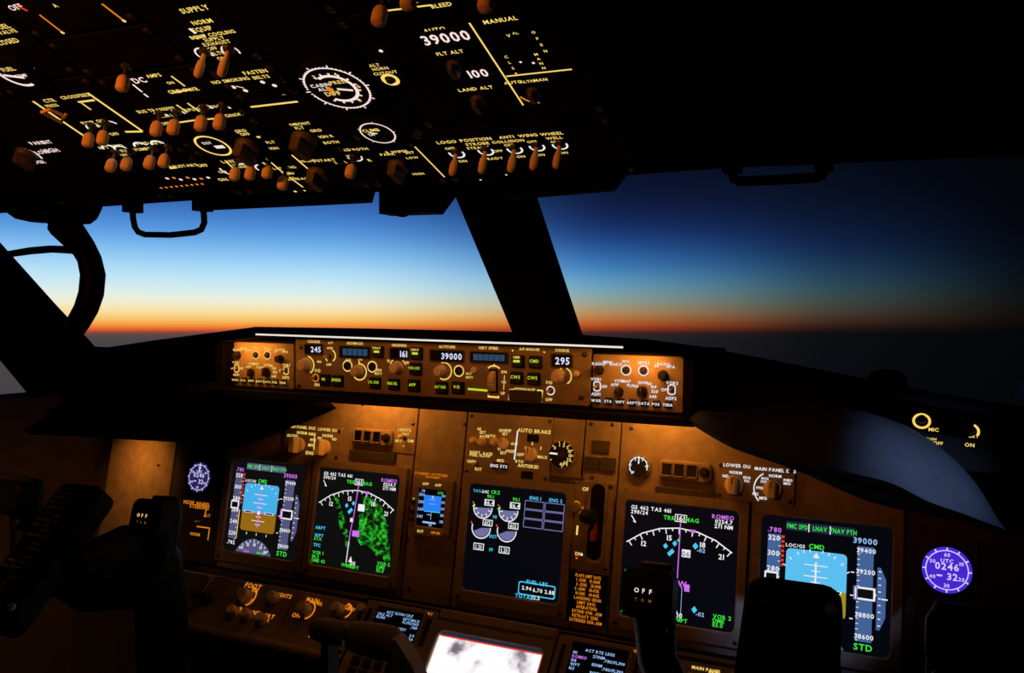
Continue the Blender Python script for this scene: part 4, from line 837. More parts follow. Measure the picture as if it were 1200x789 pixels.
# flight display control panels (right-hand one read from the photograph, the captain's is the same unit)
FOu, FOv = 0.2675, 0.0
def efis(shift, col, label):
    m = Mod('efis_control_panel', label, 'control panel', MCP, FOu+shift-0.0565, FOu+shift+0.0565, -0.0355, 0.0315, t=0.005, z=-0.006, screws=False)
    def P(x, y): u, v = MCP.uv(x, y); return u-FOu, v-(0.0315-0.0355)/2+0.0-0.0
    def tx(t, x, y, h=3.6): u, v = P(x, y); m.L.text(t, u, v, h*0.00103, m.t+0.0004, col)
    for t, x, y in (('RADIO', 701.5, 426.5), ('MINS', 712, 424.5), ('BARO', 721.5, 427), ('FPV', 733.5, 424), ('MTRS', 754.5, 425.5), ('BARO', 777.5, 426.8), ('IN', 769, 429), ('HPA', 786, 430), ('VOR1', 698, 444.5), ('ADF1', 698, 462), ('OFF', 707, 453.3), ('VOR2', 787.5, 449), ('ADF2', 786, 467), ('OFF', 779, 457), ('VOR', 725, 446.5), ('MAP', 734, 447), ('APP', 720, 451), ('PLN', 739, 452), ('10', 746, 453), ('20', 750, 448.5), ('40', 756, 448.5), ('80', 761, 450), ('160', 766, 453.5), ('320', 767, 459), ('640', 765, 465)): tx(t, x, y)
    for i, t in enumerate(('WXR', 'STA', 'WPT', 'ARPT', 'DATA', 'POS', 'TERR')):
        u, v = P(699.5+13.95*i, 469.3+0.85*i); part('push_button', BUTTON, m.root, TS(u, v, m.t, 0.0085)); m.L.text(t, u, v, 0.0034, m.t+0.0040, col)
    for x, y, r, me in ((702, 434, 5.8, KNOB_RND_B), (777, 440, 6.2, KNOB_RND_B), (725.5, 459, 5.5, KNOB_BLACKBAR), (752.5, 458.5, 6.2, KNOB_BLACKBAR)): u, v = P(x, y); part('selector_knob', me, m.root, TS(u, v, m.t, r*0.00103))
    for x, y in ((733.5, 434), (754, 434.5)): u, v = P(x, y); part('push_button', RBUTTON, m.root, TS(u, v, m.t, 0.0044)); m.L.arc(u, v, 0.0060, 0, 360, 0.0013, m.t+.0005, col)
    for x, y in ((699.5, 453), (787, 457)): u, v = P(x, y); m.L.arc(u, v, 0.0058, 40, 140, 0.0013, m.t+.0005, col); m.L.line(u-.0042, v+.004, u-.0042, v-.004, .0012, m.t+.0005, col); m.L.line(u+.0042, v+.004, u+.0042, v-.004, .0012, m.t+.0005, col); m.L.arc(u, v, 0.0058, 220, 320, 0.0013, m.t+.0005, col); part('toggle_switch', TOGGLE_SLIM, m.root, TS(u, v, m.t, 0.5))
    m.done()
efis(0.0, 'lit_white', 'flight display control panel with white captions at the right end of the glareshield')
efis(-0.571, 'lit_amber', 'flight display control panel with yellow captions at the captain\'s end of the glareshield')
# visor lamp above the right-hand control panel

# ================================================================== forward electronics panel between the pilots, computers, lower display
fp = thing('forward_pedestal_panel', 'sloping dark panel between the pilots below the main instrument panel', 'panel', P9.M(0, -0.12, -0.012))
b = MB(); b.box(-0.235, 0.235, -0.20, 0.155, -0.02, 0.010, 'panel_black', 0.002); b.build('face_plate', fp)
b = MB(); b.box(-0.094, 0.098, 0.136, 0.154, 0.010, 0.020, 'panel_brown', 0.003); b.build('top_rail', fp)
def lower(d):
    d.rect(.0, 1.0, .03, 1.0, 'map_white', -.0001); d.rect(.0, 1.0, .0, .03, 'lit_dimblue'); d.line(.01, .032, .99, .032, 'lit_red', .014); d.line(.008, .03, .008, 1., 'lit_pink_white', .012); d.line(.99, .03, .99, 1., 'lit_red', .010)
display(0.002, 'lower centre display glowing white with a pale grey and pink map', 'screen_navy', lower, vc=-0.086, fr=P9, group=None)
def cdu(u0, label, lines, col2):
    m = Mod('flight_computer', label, 'computer', P9, u0, u0+0.128, -0.21, 0.026, plate='panel_brown', t=0.010, screws=False)
    x0, x1, y0, y1 = -0.040, 0.042, m.h/2-0.060, m.h/2-0.009
    b = MB(); b.frame(x0-.006, x1+.006, y0-.005, y1+.004, x0, x1, y0, y1, 0.0098, 0.013, 'panel_brown', 0.003, 0.001); b.build('screen_frame', m.root)
    b = MB(); b.rrect(x0-.0004, x1+.0004, y0-.0004, y1+.0004, 0.0101, 0.0106, 0.003, 'screen_black'); sc = b.build('screen', m.root)
    g = MB()
    for i, (t, a, mm) in enumerate(lines):
        al = {'l': (x0+.003, 0), 'c': ((x0+x1)/2, .5), 'r': (x1-.003, 1)}[a[0]]; g.text(t, al[0], y1-.006-float(a[1:])*0.0057, 0.0042, 0.0109, mm, 0, 1.0, al[1])
    g.build('screen_graphics', sc)
    for i in range(6):
        for sx in (-1, 1): part('line_select_key', BUTTON, m.root, TS(sx*0.054+0.001, y1-0.008-i*0.0074, 0.010, 0.0056))
    for r_ in range(6):
        for c in range(5): part('key', BUTTON, m.root, TS(-0.040+c*0.020, y0-0.020-r_*0.018, 0.010, 0.0125))
    m.L.text('BRT', 0.050, m.h/2-0.010+0.004, 0.004, 0.0104, 'lit_orange'); m.done(); return m
WL_ = 'lit_paleblue'
cdu(-0.222, 'captain\'s flight computer with a keypad and white text on a black screen', [('ACT ECON CRZ', 'c0', WL_), ('CRZ ALT', 'l0.9', WL_), ('FL390', 'l1.8', WL_), ('OPT/MAX', 'r1.1', WL_), ('FL392/403', 'r2.0', WL_), ('.780', 'r3.0', WL_), ('FUEL AT DEST', 'c4', WL_), ('2.9', 'r5.2', WL_), ('290/24', 'r6.2', WL_), ('RTE', 'r7.4', WL_)], None)
cdu(0.104, 'right-hand flight computer with a keypad and white and magenta text', [('ACT RTE LEGS', 'c0.4', WL_), ('161', 'l1.4', WL_), ('ROMEO', 'l2.4', 'lit_magenta'), ('271NM', 'c1.6', WL_), ('.780/FL390', 'r2.2', WL_), ('158', 'l3.4', WL_), ('WPT', 'l4.4', WL_), ('83NM', 'c3.6', WL_), ('.780/FL390', 'r4.2', WL_), ('162', 'l5.4', WL_), ('96NM', 'c5.6', WL_), ('.780/FL390', 'r6.4', WL_)], None)
# captain's lower knob panel
m = Mod('lower_knob_panel', 'sloping brown knob panel with orange captions under the captain\'s displays', 'control panel', P9, -0.655, -0.232, -0.066, 0.024, plate='panel_brown', t=0.006, z=-0.006)
b = MB(); b.tube([(-m.w/2, -m.h/2-0.004, -0.002), (m.w/2, -m.h/2-0.004, -0.002)], 0.010, 'panel_brown', 12); b.build('padded_edge', m.root, True)
b = MB(); b.rrect(-0.205, -0.110, -0.030, 0.040, 0.006, 0.012, 0.004, 'panel_dark', 0.001); b.build('raised_plate', m.root)
O_ = 'lit_orange'
for t, x, y, h in (('CAPT', 205, 687, 4), ('MAIN', 214, 690, 3), ('MIC', 206, 708, 4.5), ('HP/IN', 231, 697, 3.4), ('FOOT', 297, 687, 5), ('AIR', 299, 692, 4), ('PULL', 281, 714, 5), ('MAP', 292, 703, 3), ('LIGHTS', 332, 698, 4.4), ('WINDSHIELD', 283, 715.5, 4), ('PANEL', 298, 718, 4.4), ('BRT', 316, 722.5, 4.6), ('AIR', 312, 727, 3.6), ('MAIN', 367, 703.5, 4.4), ('PANEL', 371, 707, 3.6), ('OFF', 348, 721.5, 4.6), ('BACK', 404, 711, 4.6), ('GRD', 411, 714, 3.6)): m.txt(t, x, y, h, O_)
for x, y, r in ((214, 693, 6), (230, 699, 6), (243, 703, 6)): m.knob(x, y, r, KNOB_RND_B, name='round_knob')
for x, y, r in ((290, 699, 9), (359, 715, 9)): m.arc(x, y, r*1.1, -70, 90, 1.6, O_); m.knob(x-1, y+1, r*0.85, KNOB_RND_C, name='round_knob')
for x, y, r in ((322, 702, 6.5), (275, 718, 6.5), (291, 722, 6.5), (308, 727, 6.5), (397, 716, 7.5), (425, 716, 6)): m.knob(x, y, r, KNOB_RND_C, name='round_knob')
m.arc(404, 716, 8, -60, 90, 1.6, O_); m.dot(363, 746, 1.4, 'lit_orange'); m.dot(400, 751, 1.8, 'lit_amber')
b = MB(); a1 = m.p(344, 705); a2 = m.p(326, 740); b.box(-0.0006, 0.0006, 0, 1, 0, 0.0005, 'panel_black')
q = MB(); q.line(*a1, *a2, 0.0018, m.t+0.0003, 'panel_black'); q.build('seam', m.root)
m.done()
m = Mod('lower_knob_panel', 'narrow sloping knob panel with yellow captions under the right-hand displays', 'control panel', P9, 0.236, 0.62, -0.06, 0.024, plate='panel_brown', t=0.006, z=-0.006)
for t, x, y, h in (('FLAP', 793, 783, 4), ('MIC', 797, 787, 4), ('MAIN PANEL', 828, 785, 4), ('BRT', 836, 789, 4)): m.txt(t, x, y, h)
for x in (810, 860, 890): m.knob(x, 797, 7, KNOB_RND_C, name='round_knob')
m.done()
# pedestal body with thrust levers
pd = thing('centre_pedestal', 'dark centre pedestal carrying the thrust levers', 'pedestal', T(-0.02, -0.55, -0.8))
b = MB(); b.box(-0.17, 0.19, -0.45, 0.14, 0.0, 0.50, 'panel_dark', 0.01); b.prism([(-0.45, 0.50), (0.14, 0.50), (0.10, 0.60), (-0.10, 0.62), (-0.45, 0.52)], -0.14, 0.16, 'panel_dark', 0.0, Matrix(((0, 0, 1, 0), (1, 0, 0, 0), (0, 1, 0, 0), (0, 0, 0, 1)))); b.build('body', pd)
def lever(x0, x1, zc, arm0, arm1, label, am):
    yc = -0.37; r = thing('thrust_lever', label, 'lever', T((x0+x1)/2, yc, zc)); w = (x1-x0)/2
    b = MB(); RX = Matrix.Rotation(PI/2, 4, 'Y')
    g = 1.28 if arm1 > 0.05 else 0.95
    b.lathe([(0.010*g, -w), (0.0140*g, -w+0.003), (0.0160*g, -w*0.3), (0.0168*g, w*0.4), (0.0160*g, w-0.004), (0.0125*g, w)], 'lever_grip', 22, RX)
    b.box(-w+0.004, w-0.004, 0.004, 0.020, -0.016, 0.010, 'lever_grip', 0.004); b.build('grip', r, True)
    b = MB(); MA = Matrix(((1, 0, 0, 0), (0, 0, 1, 0.0), (0, 1, 0, 0), (0, 0, 0, 1)))
    if arm1 > 0.05:
        b.prism([(0.030, 0.012), (0.039, 0.010), (0.062, -0.018), (0.076, -0.045), (0.076, -0.27), (0.020, -0.27), (0.024, -0.03), (0.030, -0.012)], -0.010, 0.014, am, 0.002, MA)
        b.box(0.046, 0.051, -0.011, 0.001, -0.27, -0.012, 'panel_black')
    else: b.prism([(arm0, 0.0), (arm1, 0.0), (arm1+0.004, -0.27), (arm0-0.004, -0.27)], -0.010, 0.014, am, 0.002, MA)
    b.build('arm', r)
    b = MB(); b.lathe([(0.0075, w-0.001), (0.0075, w+0.003), (0.004, w+0.004)], 'knob_black', 14, RX); b.build('go_around_button', r, True); return r
lever(-0.113, -0.061, -0.030, -0.006, 0.004, 'thrust lever with brown grip nearer the captain', 'panel_black')
lever(-0.056, 0.010, -0.030, 0.034, 0.074, 'thrust lever with brown grip and light grey arm nearer the right seat', 'lever_grey')
b = MB(); 

# ================================================================== overhead panel
ob = thing('overhead_panel', 'sloping black overhead panel board above the windshields', 'overhead panel', OVH.M(0, 0, -0.03))
b = MB(); b.box(-0.43, 0.372, -0.046, 0.55, -0.02, 0.030, 'overhead_grey', 0.003); b.build('board', ob)
b = MB(); b.box(-0.43, 0.372, -0.062, -0.046, -0.02, 0.024, 'overhead_grey', 0.004); b.build('front_edge', ob)
OG = 'overhead panel units'
def om(name, label, u0, u1, y0, y1): return Mod(name, label, 'switch panel', OVH, u0+.001, u1-.001, y0+.001, y1-.001, None, 'overhead_grey', 0.003, 0.0, 0.0008, True)
A_ = 'lit_amber'; P_ = 'lit_pink_white'
# exterior lights
m = om('exterior_light_panel', 'overhead row of five slim light toggles with captions at the front right corner', 0.186, 0.370, -0.044, 0.046)
for t, x, y, h in (('LOGO', 524, 162.5, 5.5), ('OFF', 528, 170, 4.5), ('ON', 543, 185, 4.5), ('POSITION', 558, 159.5, 5.5), ('STROBE', 560, 164.5, 5), ('STEADY', 561, 169, 4.6), ('OFF', 584, 173, 4.5), ('STEADY', 577, 182, 4.6), ('ANTI', 594, 156.5, 5), ('COLLISION', 596, 161.5, 5), ('OFF', 597, 166, 4.4), ('ON', 611, 179.5, 4.5), ('WING', 619, 154.5, 5.5), ('OFF', 624, 162, 4.5), ('ON', 634, 177.5, 4.5), ('WHEEL', 647, 152.5, 5.5), ('WELL', 650, 157.5, 5), ('OFF', 651, 162, 4), ('ON', 661, 175, 4.5)): m.txt(t, x, y, h)
for x, y in ((536, 176), (570, 173), (604, 171), (630, 168), (657, 166)): m.arc(x, y, 8, 160, 380, 2.2, 'lit_white'); m.tog(x, y-3, True)
for x, y in ((564, 207), (594, 201)): m.dot(x, y, 1.3, A_)
m.done()
m = om('wiper_panel', 'overhead wiper unit with a brown knob above the standby compass', 0.100, 0.186, -0.044, 0.036)
for t, x, y, h in (('PARK', 455, 177, 4.5), ('R WIPER', 466, 174, 4.5), ('INT', 481, 175, 4.5), ('LOW', 484, 181, 4), ('HIGH', 491, 200, 4), ('GRD', 405, 172, 4.6), ('BOTH', 423, 171, 4.6), ('IGN', 412, 179, 4.2), ('L', 406, 186, 4), ('R', 434, 184, 5)): m.txt(t, x, y, h)
m.ln(487, 168, 522, 204, 1.8); m.knob(468, 190, 11, KNOB_DARK, PI); m.tog(416, 180, False, k=0.95); m.arc(416, 180, 8, 180, 360, 1.6, 'lit_white'); m.done()
# pressurisation
m = om('pressurisation_panel', 'overhead pressurisation unit with lit 39000 and 100 windows', 0.206, 0.370, 0.048, 0.19)
for t, x, y, h in (('AUTO', 510, 30, 6), ('FLT ALT', 528, 57, 5.5), ('LAND ALT', 558, 99.5, 5.5), ('MANUAL', 587, 18.5, 6.5), ('AUTO', 602, 92, 5), ('ALTN', 618, 91, 4.5), ('MAN', 634, 89, 5), ('V', 597, 37, 5), ('A', 603, 34, 3.5), ('L', 607, 34, 3.5)): m.txt(t, x, y, h)
m.ln(551, 23, 615, 120, 2.0) if False else m.ln(551, 22, 614, 119, 2.2); m.ln(594, 85, 671, 76.5, 2.2)
for a, c in (((594, 62), (606, 82)), ((626, 33), (640, 55)), ((629, 59), (638, 75))):
    for i in range(4): k = i/3; m.txt('CLSE'[i] if a[0] == 594 else 'OPEN'[i] if a[1] == 33 else 'MAN '[i] if i < 3 else 'N', a[0]+(c[0]-a[0])*k, a[1]+(c[1]-a[1])*k, 4.2)
m.arc(628, 102, 22, 200, 262, 2.2, 'lit_orange'); m.dot(611, 68, 1.6, P_); m.dot(626, 69, 1.8, P_)
def owin(m, x, y, w, h, t, mm, align=.5):
    u, v = m.p(x, y); b = MB(); b.frame(u-w/2-.002, u+w/2+.002, v-h/2-.002, v+h/2+.002, u-w/2, u+w/2, v-h/2, v+h/2, 0.002, 0.005, 'panel_black', 0.001, 0.0005); b.build('window_frame', m.root)
    b = MB(); b.rrect(u-w/2, u+w/2, v-h/2, v+h/2, 0.0031, 0.0034, 0.001, 'screen_black'); o = b.build('number_window', m.root)
    g = MB(); g.text(t, u, v, h*.78, 0.0037, mm, 0, 0.95); g.build('digits', o)
owin(m, 523, 39, 0.038, 0.0130, '39000', P_); owin(m, 561, 81, 0.025, 0.0115, '100', P_)
m.knob(534, 72, 9, KNOB_DARK); m.knob(562, 113, 9, KNOB_DARK); m.knob(626, 103, 8, KNOB_DARK); m.done()
m = om('bleed_air_panel', 'overhead strip of toggles at the top of the view above the pressurisation unit', 0.206, 0.370, 0.192, 0.30)
m.ln(452, 8, 476, 5, 2.4); m.ln(490, 3, 507, 1, 2.4); m.txt('BLEED', 518, 1, 6); m.tog(452, -10); m.tog(576, -28); m.txt('AIR', 483, -3, 6); m.tog(486, -30); m.done()
# cabin gauges
m = om('cabin_gauge_panel', 'overhead unit with a large round cabin altitude dial and a smaller dial', 0.128, 0.205, 0.038, 0.24)
def ogauge(m, x, y, R, two, hand):
    u, v = m.p(x, y); b = MB(); b.lathe([(R*1.22, 0.002), (R*1.22, 0.006), (R*1.12, 0.008)], 'overhead_grey', 36, T(u, v, 0)); b.build('dial_case', m.root, True)
    b = MB(); b.disc(u, v, R*1.1, 0.0083, 'panel_black', 36); o = b.build('dial', m.root); d = MB(); z = 0.0087
    n = 50 if two else 24
    d.arc(u, v, R, -170 if two else -180, 170 if two else 180, R*(.055 if two else .09), z, 'lit_pink_white', 48)
    for i in range(0, n):
        a = 2*PI*i/n; l = 1.14 if i % 5 == 0 else 1.05; d.line(u+R*.98*math.cos(a), v+R*.98*math.sin(a), u+R*l*math.cos(a), v+R*l*math.sin(a), R*.05, z, 'lit_pink_white')
    if two:
        d.arc(u, v, R*.62, -130, 120, R*.11, z, 'lit_pink_white'); d.text('CABIN', u-R*.45, v+R*.25, R*.16, z, 'lit_pink_white'); d.text('ALT', u-R*.45, v+R*.05, R*.16, z, 'lit_pink_white'); d.text('DIFF', u-R*.30, v-R*.2, R*.2, z, 'lit_amber'); d.text('PRESS', u+R*.25, v+R*.3, R*.16, z, 'lit_amber')
        for i, t in enumerate('2468'): a = math.radians(120-i*60); d.text(t, u+R*.76*math.cos(a), v+R*.76*math.sin(a), R*.15, z, 'lit_amber')
        for i in range(12): a = math.radians(-130+i*23); d.line(u+R*.66*math.cos(a), v+R*.66*math.sin(a), u+R*.76*math.cos(a), v+R*.76*math.sin(a), R*.07, z, 'lit_pink_white')
        d.disc(u-R*.25, v+R*.02, R*.12, z+.0004, 'lit_orange', 12)
    else: d.text('CLIMB', u-R*.25, v+R*.35, R*.28, z, 'lit_amber'); d.text('UP', u-R*.4, v-R*.05, R*.28, z, 'lit_pink_white')
    d.line(u, v, u+R*.5*math.cos(hand), v+R*.5*math.sin(hand), R*.09, z+.0003, 'lit_pink_white'); d.build('dial_marks', o)
ogauge(m, 398, 93, 0.0262, True, -.3); ogauge(m, 445, 146, 0.0152, False, 2.8)
m.done()
m = om('cabin_horn_panel', 'tiny overhead unit with a round lit ring right of the large dial', 0.2055, 0.2058, 0.05, 0.051) if False else None
m = om('engine_start_panel', 'overhead unit with two large dark start knobs', 0.058, 0.127, 0.016, 0.125)
for t, x, y, h in (('CONT', 355, 141, 4.6), ('OFF', 345, 142, 4), ('FLT', 352, 146, 4.6), ('GRD', 371, 149, 4.6), ('IGN R', 383, 156, 4.4), ('BOTH', 389, 163, 4.6), ('START', 334, 107, 1)): m.txt(t, x, y, h)
m.ln(295, 121.5, 350, 115, 2.6, 'lit_amber'); m.knob(358, 158, 13, KNOB_DARK, PI); m.done()
m = om('engine_start_panel', 'overhead unit with one dark knob and slanting lines near the front edge', 0.020, 0.099, -0.044, 0.015)
for t, x, y, h in (('ENGINE', 361, 185, 4.2), ('1', 369, 186, 4), ('START', 383, 184, 4.6), ('2', 394, 187, 4), ('L', 346, 205, 5), ('LANDING', 334, 193, 4.2), ('ON', 336, 199, 4.5), ('RETRACT', 352, 206, 4.2), ('OFF', 341, 200, 4)): m.txt(t, x, y, h)
m.ln(343, 178, 366, 198, 2.0); m.ln(313, 182, 334, 200, 2.0); m.ln(340, 204, 356, 216, 2.0); m.knob(374, 199, 11, KNOB_DARK, PI); m.tog(336, 193, False, 0.1); m.dot(347, 221, 1.7, A_); m.dot(358, 220, 1.3, A_); m.done()
# landing / turnoff lights
m = om('landing_light_panel', 'overhead row of three tilted toggles with yellow brackets near the front edge', -0.060, 0.0195, -0.044, 0.048)
for t, x, y, h in (('LANDING', 276, 185, 5), ('LIGHTS', 283, 189, 4), ('FIXED', 285, 192, 4), ('L', 296, 187, 4.4), ('R', 311, 188, 4.4), ('ON', 262, 207, 5), ('OFF', 262, 198, 4)): m.txt(t, x, y, h)
m.ln(265, 185, 276, 195, 2); m.arc(270, 196, 9, 150, 330, 2, 'lit_pink_white'); m.arc(289, 194, 9, 0, 120, 2, 'lit_pink_white'); m.arc(309, 194, 7, 90, 200, 2, 'lit_pink_white')
for x, y in ((280, 183), (298, 182), (318, 180)): m.tog(x, y, False, 0.2, -0.5, 0.95)
m.done()
m = om('starter_temperature_panel', 'overhead unit with a lit oval-looking round gauge and a dark knob', -0.060, 0.057, 0.049, 0.090)
u, v = m.p(252, 163); b = MB(); b.lathe([(0.022, 0.002), (0.022, 0.005), (0.0205, 0.007)], 'overhead_grey', 32, T(u, v, 0)); b.build('dial_case', m.root, True)
m.L.arc(u, v, 0.0165, 0, 360, 0.0024, 0.0075, 'lit_amber', 28); m.L.rect(u+0.001, u+0.012, v-0.0045, v+0.0005, 0.0078, 'lit_pink_white'); m.L.text('EGT', u-0.002, v+0.006, 0.004, 0.0078, 'lit_pink_white')
for t, x, y, h in (('GRD', 283, 149.5, 4.6), ('OFF', 288, 153.5, 4.6), ('L', 279, 151, 4), ('CONT', 305, 156, 1), ('FLT', 318, 163, 4.4), ('IGN', 322, 170, 4.4)): m.txt(t, x, y, h)
m.ln(302, 157, 306, 157, 3); m.knob(292, 166, 12, KNOB_DARK, PI); m.done()
m = om('breaker_strip', 'overhead strip with a dotted row of tiny orange marks near the front edge', -0.172, -0.061, -0.044, 0.040)
for t, x, y, h in (('APU', 205, 192, 4.6), ('START', 222, 190.5, 4.6), ('OFF', 238, 190.5, 5)): m.txt(t, x, y, h)
m.ln(200, 194, 208, 193, 2.4)
for i in range(9): m.dot(190+i*6, 217-i*0.6, 1.5, 'lit_orange')
for i in range(7): m.dot(197+i*8, 206+random.uniform(-1.5, 2.5), 1.9, 'lit_pink_white' if i % 2 == 0 else 'lit_orange')
m.done()
# fuel
m = om('fuel_switch_panel', 'overhead fuel unit with two long yellow lines and six rounded toggles', -0.172, -0.061, 0.042, 0.17)
m.ln(40, 115, 100, 156, 3); m.ln(104, 105, 168, 150, 3); m.ln(148, 151, 168, 150.5, 2.8); m.ln(93, 116, 112, 113.5, 2.6); m.ln(97, 117, 108, 125, 2.2)
for t, x, y, h in (('CTR', 59, 114, 5), ('PRESS', 62, 120, 4), ('CROSSFEED', 89, 109, 4.6), ('PUMP', 104, 140, 4.4), ('ON', 119, 138, 4.6), ('CTR', 111, 143, 5), ('FUEL PUMPS', 160, 172, 4.6), ('OFF', 135, 153.5, 4.4), ('AFT', 122, 169.5, 4.6), ('FWD', 138, 167.5, 4.6), ('FWD', 168, 164.5, 4.6), ('AFT', 184, 164, 4.6), ('ON', 146, 178, 4)): m.txt(t, x, y, h)
for x, y in ((114, 148), (134, 144), (132, 172), (146, 173), (169, 169), (189, 167)): m.arc(x, y, 8, 20, 165, 2.2, 'lit_white')
for x, y in ((109, 142), (126, 139)): m.tog(x, y, False, 0.15, -0.25)
for x, y in ((137, 174), (155, 172), (182, 170), (199, 168)): m.tog(x, y)
b = MB(); a = m.p(66, 122); b.tube([(a[0], a[1]-.012, .003), (a[0], a[1]-.010, .013), (a[0], a[1]+.010, .015), (a[0]+.014, a[1]+.012, .015), (a[0]+.016, a[1], .014)], 0.0016, 'toggle_tip', 8); b.build('switch_guard', m.root, True); m.done()
# left wiper + flight control column
m = om('wiper_panel', 'overhead wiper unit with white captions at the captain\'s corner', -0.345, -0.173, -0.044, 0.17)
for t, x, y, h in (('PARK', 45, 164, 5), ('INT', 56, 163, 5), ('LOW', 51, 175, 5), ('HIGH', 60, 173, 6), ('L', 38, 187, 4.6), ('WIPER', 44, 187, 4.6)): m.txt(t, x, y, h, 'lit_pink_white')
m.arc(33, 178, 12, -40, 45, 2, 'lit_pink_white'); m.knob(33, 176, 9, KNOB_DARK); m.done()
m = om('fuel_temperature_panel', 'overhead unit with a white fuel temperature gauge', -0.172, -0.061, 0.172, 0.34)
u, v = m.p(21, 78); b = MB(); b.lathe([(0.021, 0.002), (0.021, 0.006), (0.019, 0.008)], 'overhead_grey', 28, T(u, v, 0)); b.build('dial_case', m.root, True)
m.L.arc(u, v, 0.015, 110, 290, 0.003, 0.0085, 'lit_pink_white'); m.L.line(u-.012, v+.002, u+.006, v-.005, .003, 0.0087, 'lit_pink_white'); m.L.text('FUEL', u+.002, v+.008, .005, 0.0087, 'lit_amber'); m.L.text('TEMP', u+.006, v-.002, .004, 0.0087, 'lit_pink_white')
for x, y in ((40, 76), (39, 85)): m.dot(x, y, 2, 'lit_pink_white')
for t, x, y, h in (('FUEL', 4, 27, 6), ('VALVE', 10, 33, 5), ('CLOSED', 8, 45, 6)): m.txt(t, x, y, h)
m.done()
# electrical column
m = om('generator_panel', 'overhead generator unit with four toggles over yellow brackets', -0.060, 0.057, 0.091, 0.165)
for t, x, y, h in (('BUS TRANSFER', 184, 125, 4.6), ('GEN 1', 195, 132, 4.4), ('APU GEN', 230, 124, 4.6), ('GEN 2', 251, 121, 4.4), ('OFF', 195, 141, 4.4), ('ON', 270, 131.5, 5), ('OFF', 281, 130, 4.6), ('ON', 236, 136, 4)): m.txt(t, x, y, h)
for p in ((208, 119, 221, 128), (221, 117, 235, 127), (210, 140, 230, 137), (244, 136, 254, 135)): m.ln(*p, 2.2)
for x, y in ((192, 133), (212, 130), (244, 124), (265, 124)): m.arc(x, y, 7, 0, 130, 2.4, 'lit_pink_white')
for x, y in ((189, 128), (209, 126), (241, 121), (263, 119)): m.tog(x, y, False, 0.1, -0.12)
m.done()
m = om('meter_panel', 'overhead metering unit with a bright caption, a bracket and one toggle', -0.060, 0.057, 0.167, 0.215)
for t, x, y, h in (('DC', 164, 90, 8), ('AMPS', 181, 84.5, 5), ('GRD PWR', 216, 102, 5.5), ('ON', 201, 93, 4)): m.txt(t, x, y, h, 'lit_amber' if x > 170 else 'lit_pink_white')
m.ln(157, 95, 168, 104, 2.2, 'lit_pink_white'); m.ln(170, 106, 175, 110, 2.4, 'lit_pink_white'); m.ln(202, 85, 218, 97, 2.2); m.ln(206, 104, 225, 101, 2.4); m.tog(150, 73, False, 0.1, 0.2); m.done()
m = om('standby_power_panel', 'overhead unit at the top of the view with two slanting orange lines', -0.060, 0.057, 0.217, 0.36)
m.ln(48, 13, 75, 34, 2.2, 'lit_orange'); m.ln(121, 0, 147, 20, 2.6, 'lit_orange'); m.dot(75, 34, 2, A_); m.dot(147, 20, 2.2, A_); m.txt('OFF', 20, 4, 7, 'lit_pink_white'); m.txt('A', 66, 2, 5); m.arc(27, 10, 8, 0, 70, 3, 'lit_red'); m.done()
m = om('equipment_cooling_panel', 'overhead unit with two ringed slim toggles and stacked yellow captions', 0.058, 0.127, 0.157, 0.26)
for t, x, y, h in (('SUPPLY', 229, 6, 7), ('NORM', 238, 21, 6), ('EQUIP', 238, 29.5, 6), ('EQUIP COOLING', 250, 36, 5), ('SUPPLY', 252, 41, 5), ('EXHAUST', 255, 46, 5), ('OFF', 250, 52.5, 4.5), ('ALTN', 256, 58, 5), ('ON', 261, 64, 5), ('NORM', 234, 39, 4)): m.txt(t, x, y, h)
m.ln(223, 29, 231, 35, 3.0, 'lit_pink_white')
for x, y in ((241, 59), (272, 56)): m.arc(x, y, 9, -30, 200, 2, 'lit_pink_white')
m.tog(242, 55, True); m.tog(270, 52, True, k=1.05); m.done()
m = om('emergency_light_panel', 'overhead unit with two small captions over paired white dots', 0.058, 0.127, 0.126, 0.156)
for t, x, y, h in (('NO SMOKING', 271, 90, 5), ('FASTEN', 300, 80, 5.5), ('BELTS', 307, 86, 5)): m.txt(t, x, y, h)
for x, y in ((275, 98), (289, 102), (309, 92), (323, 96)): m.dot(x, y, 2.6, 'lit_pink_white')
m.ln(278, 97, 287, 99, 1.4); m.done()
m = om('cabin_horn_panel', 'small overhead unit with stacked captions over a round lit button, between dial and pressurisation unit', 0.2055, 0.2058, 0.0, 0.001) if False else Mod('horn_cutout_button', 'round lit-ringed horn cutout button with stacked captions beside the large overhead dial', 'button', OVH, 0.2065, 0.232, 0.112, 0.150, None, 'overhead_grey', 0.0045, 0.0, 0.0005, False)
for t, x, y, h in (('ALT', 440, 70, 4.6), ('HORN', 447, 74, 4.6), ('CUTOUT', 453, 79, 4.6)): m.txt(t, x, y, h)
m.arc(459, 87, 8, 0, 360, 4, 'lit_amber'); m.btn(459, 87, 4.5, RBUTTON); m.dot(448, 53, 2.4, 'lit_pink_white'); m.done()

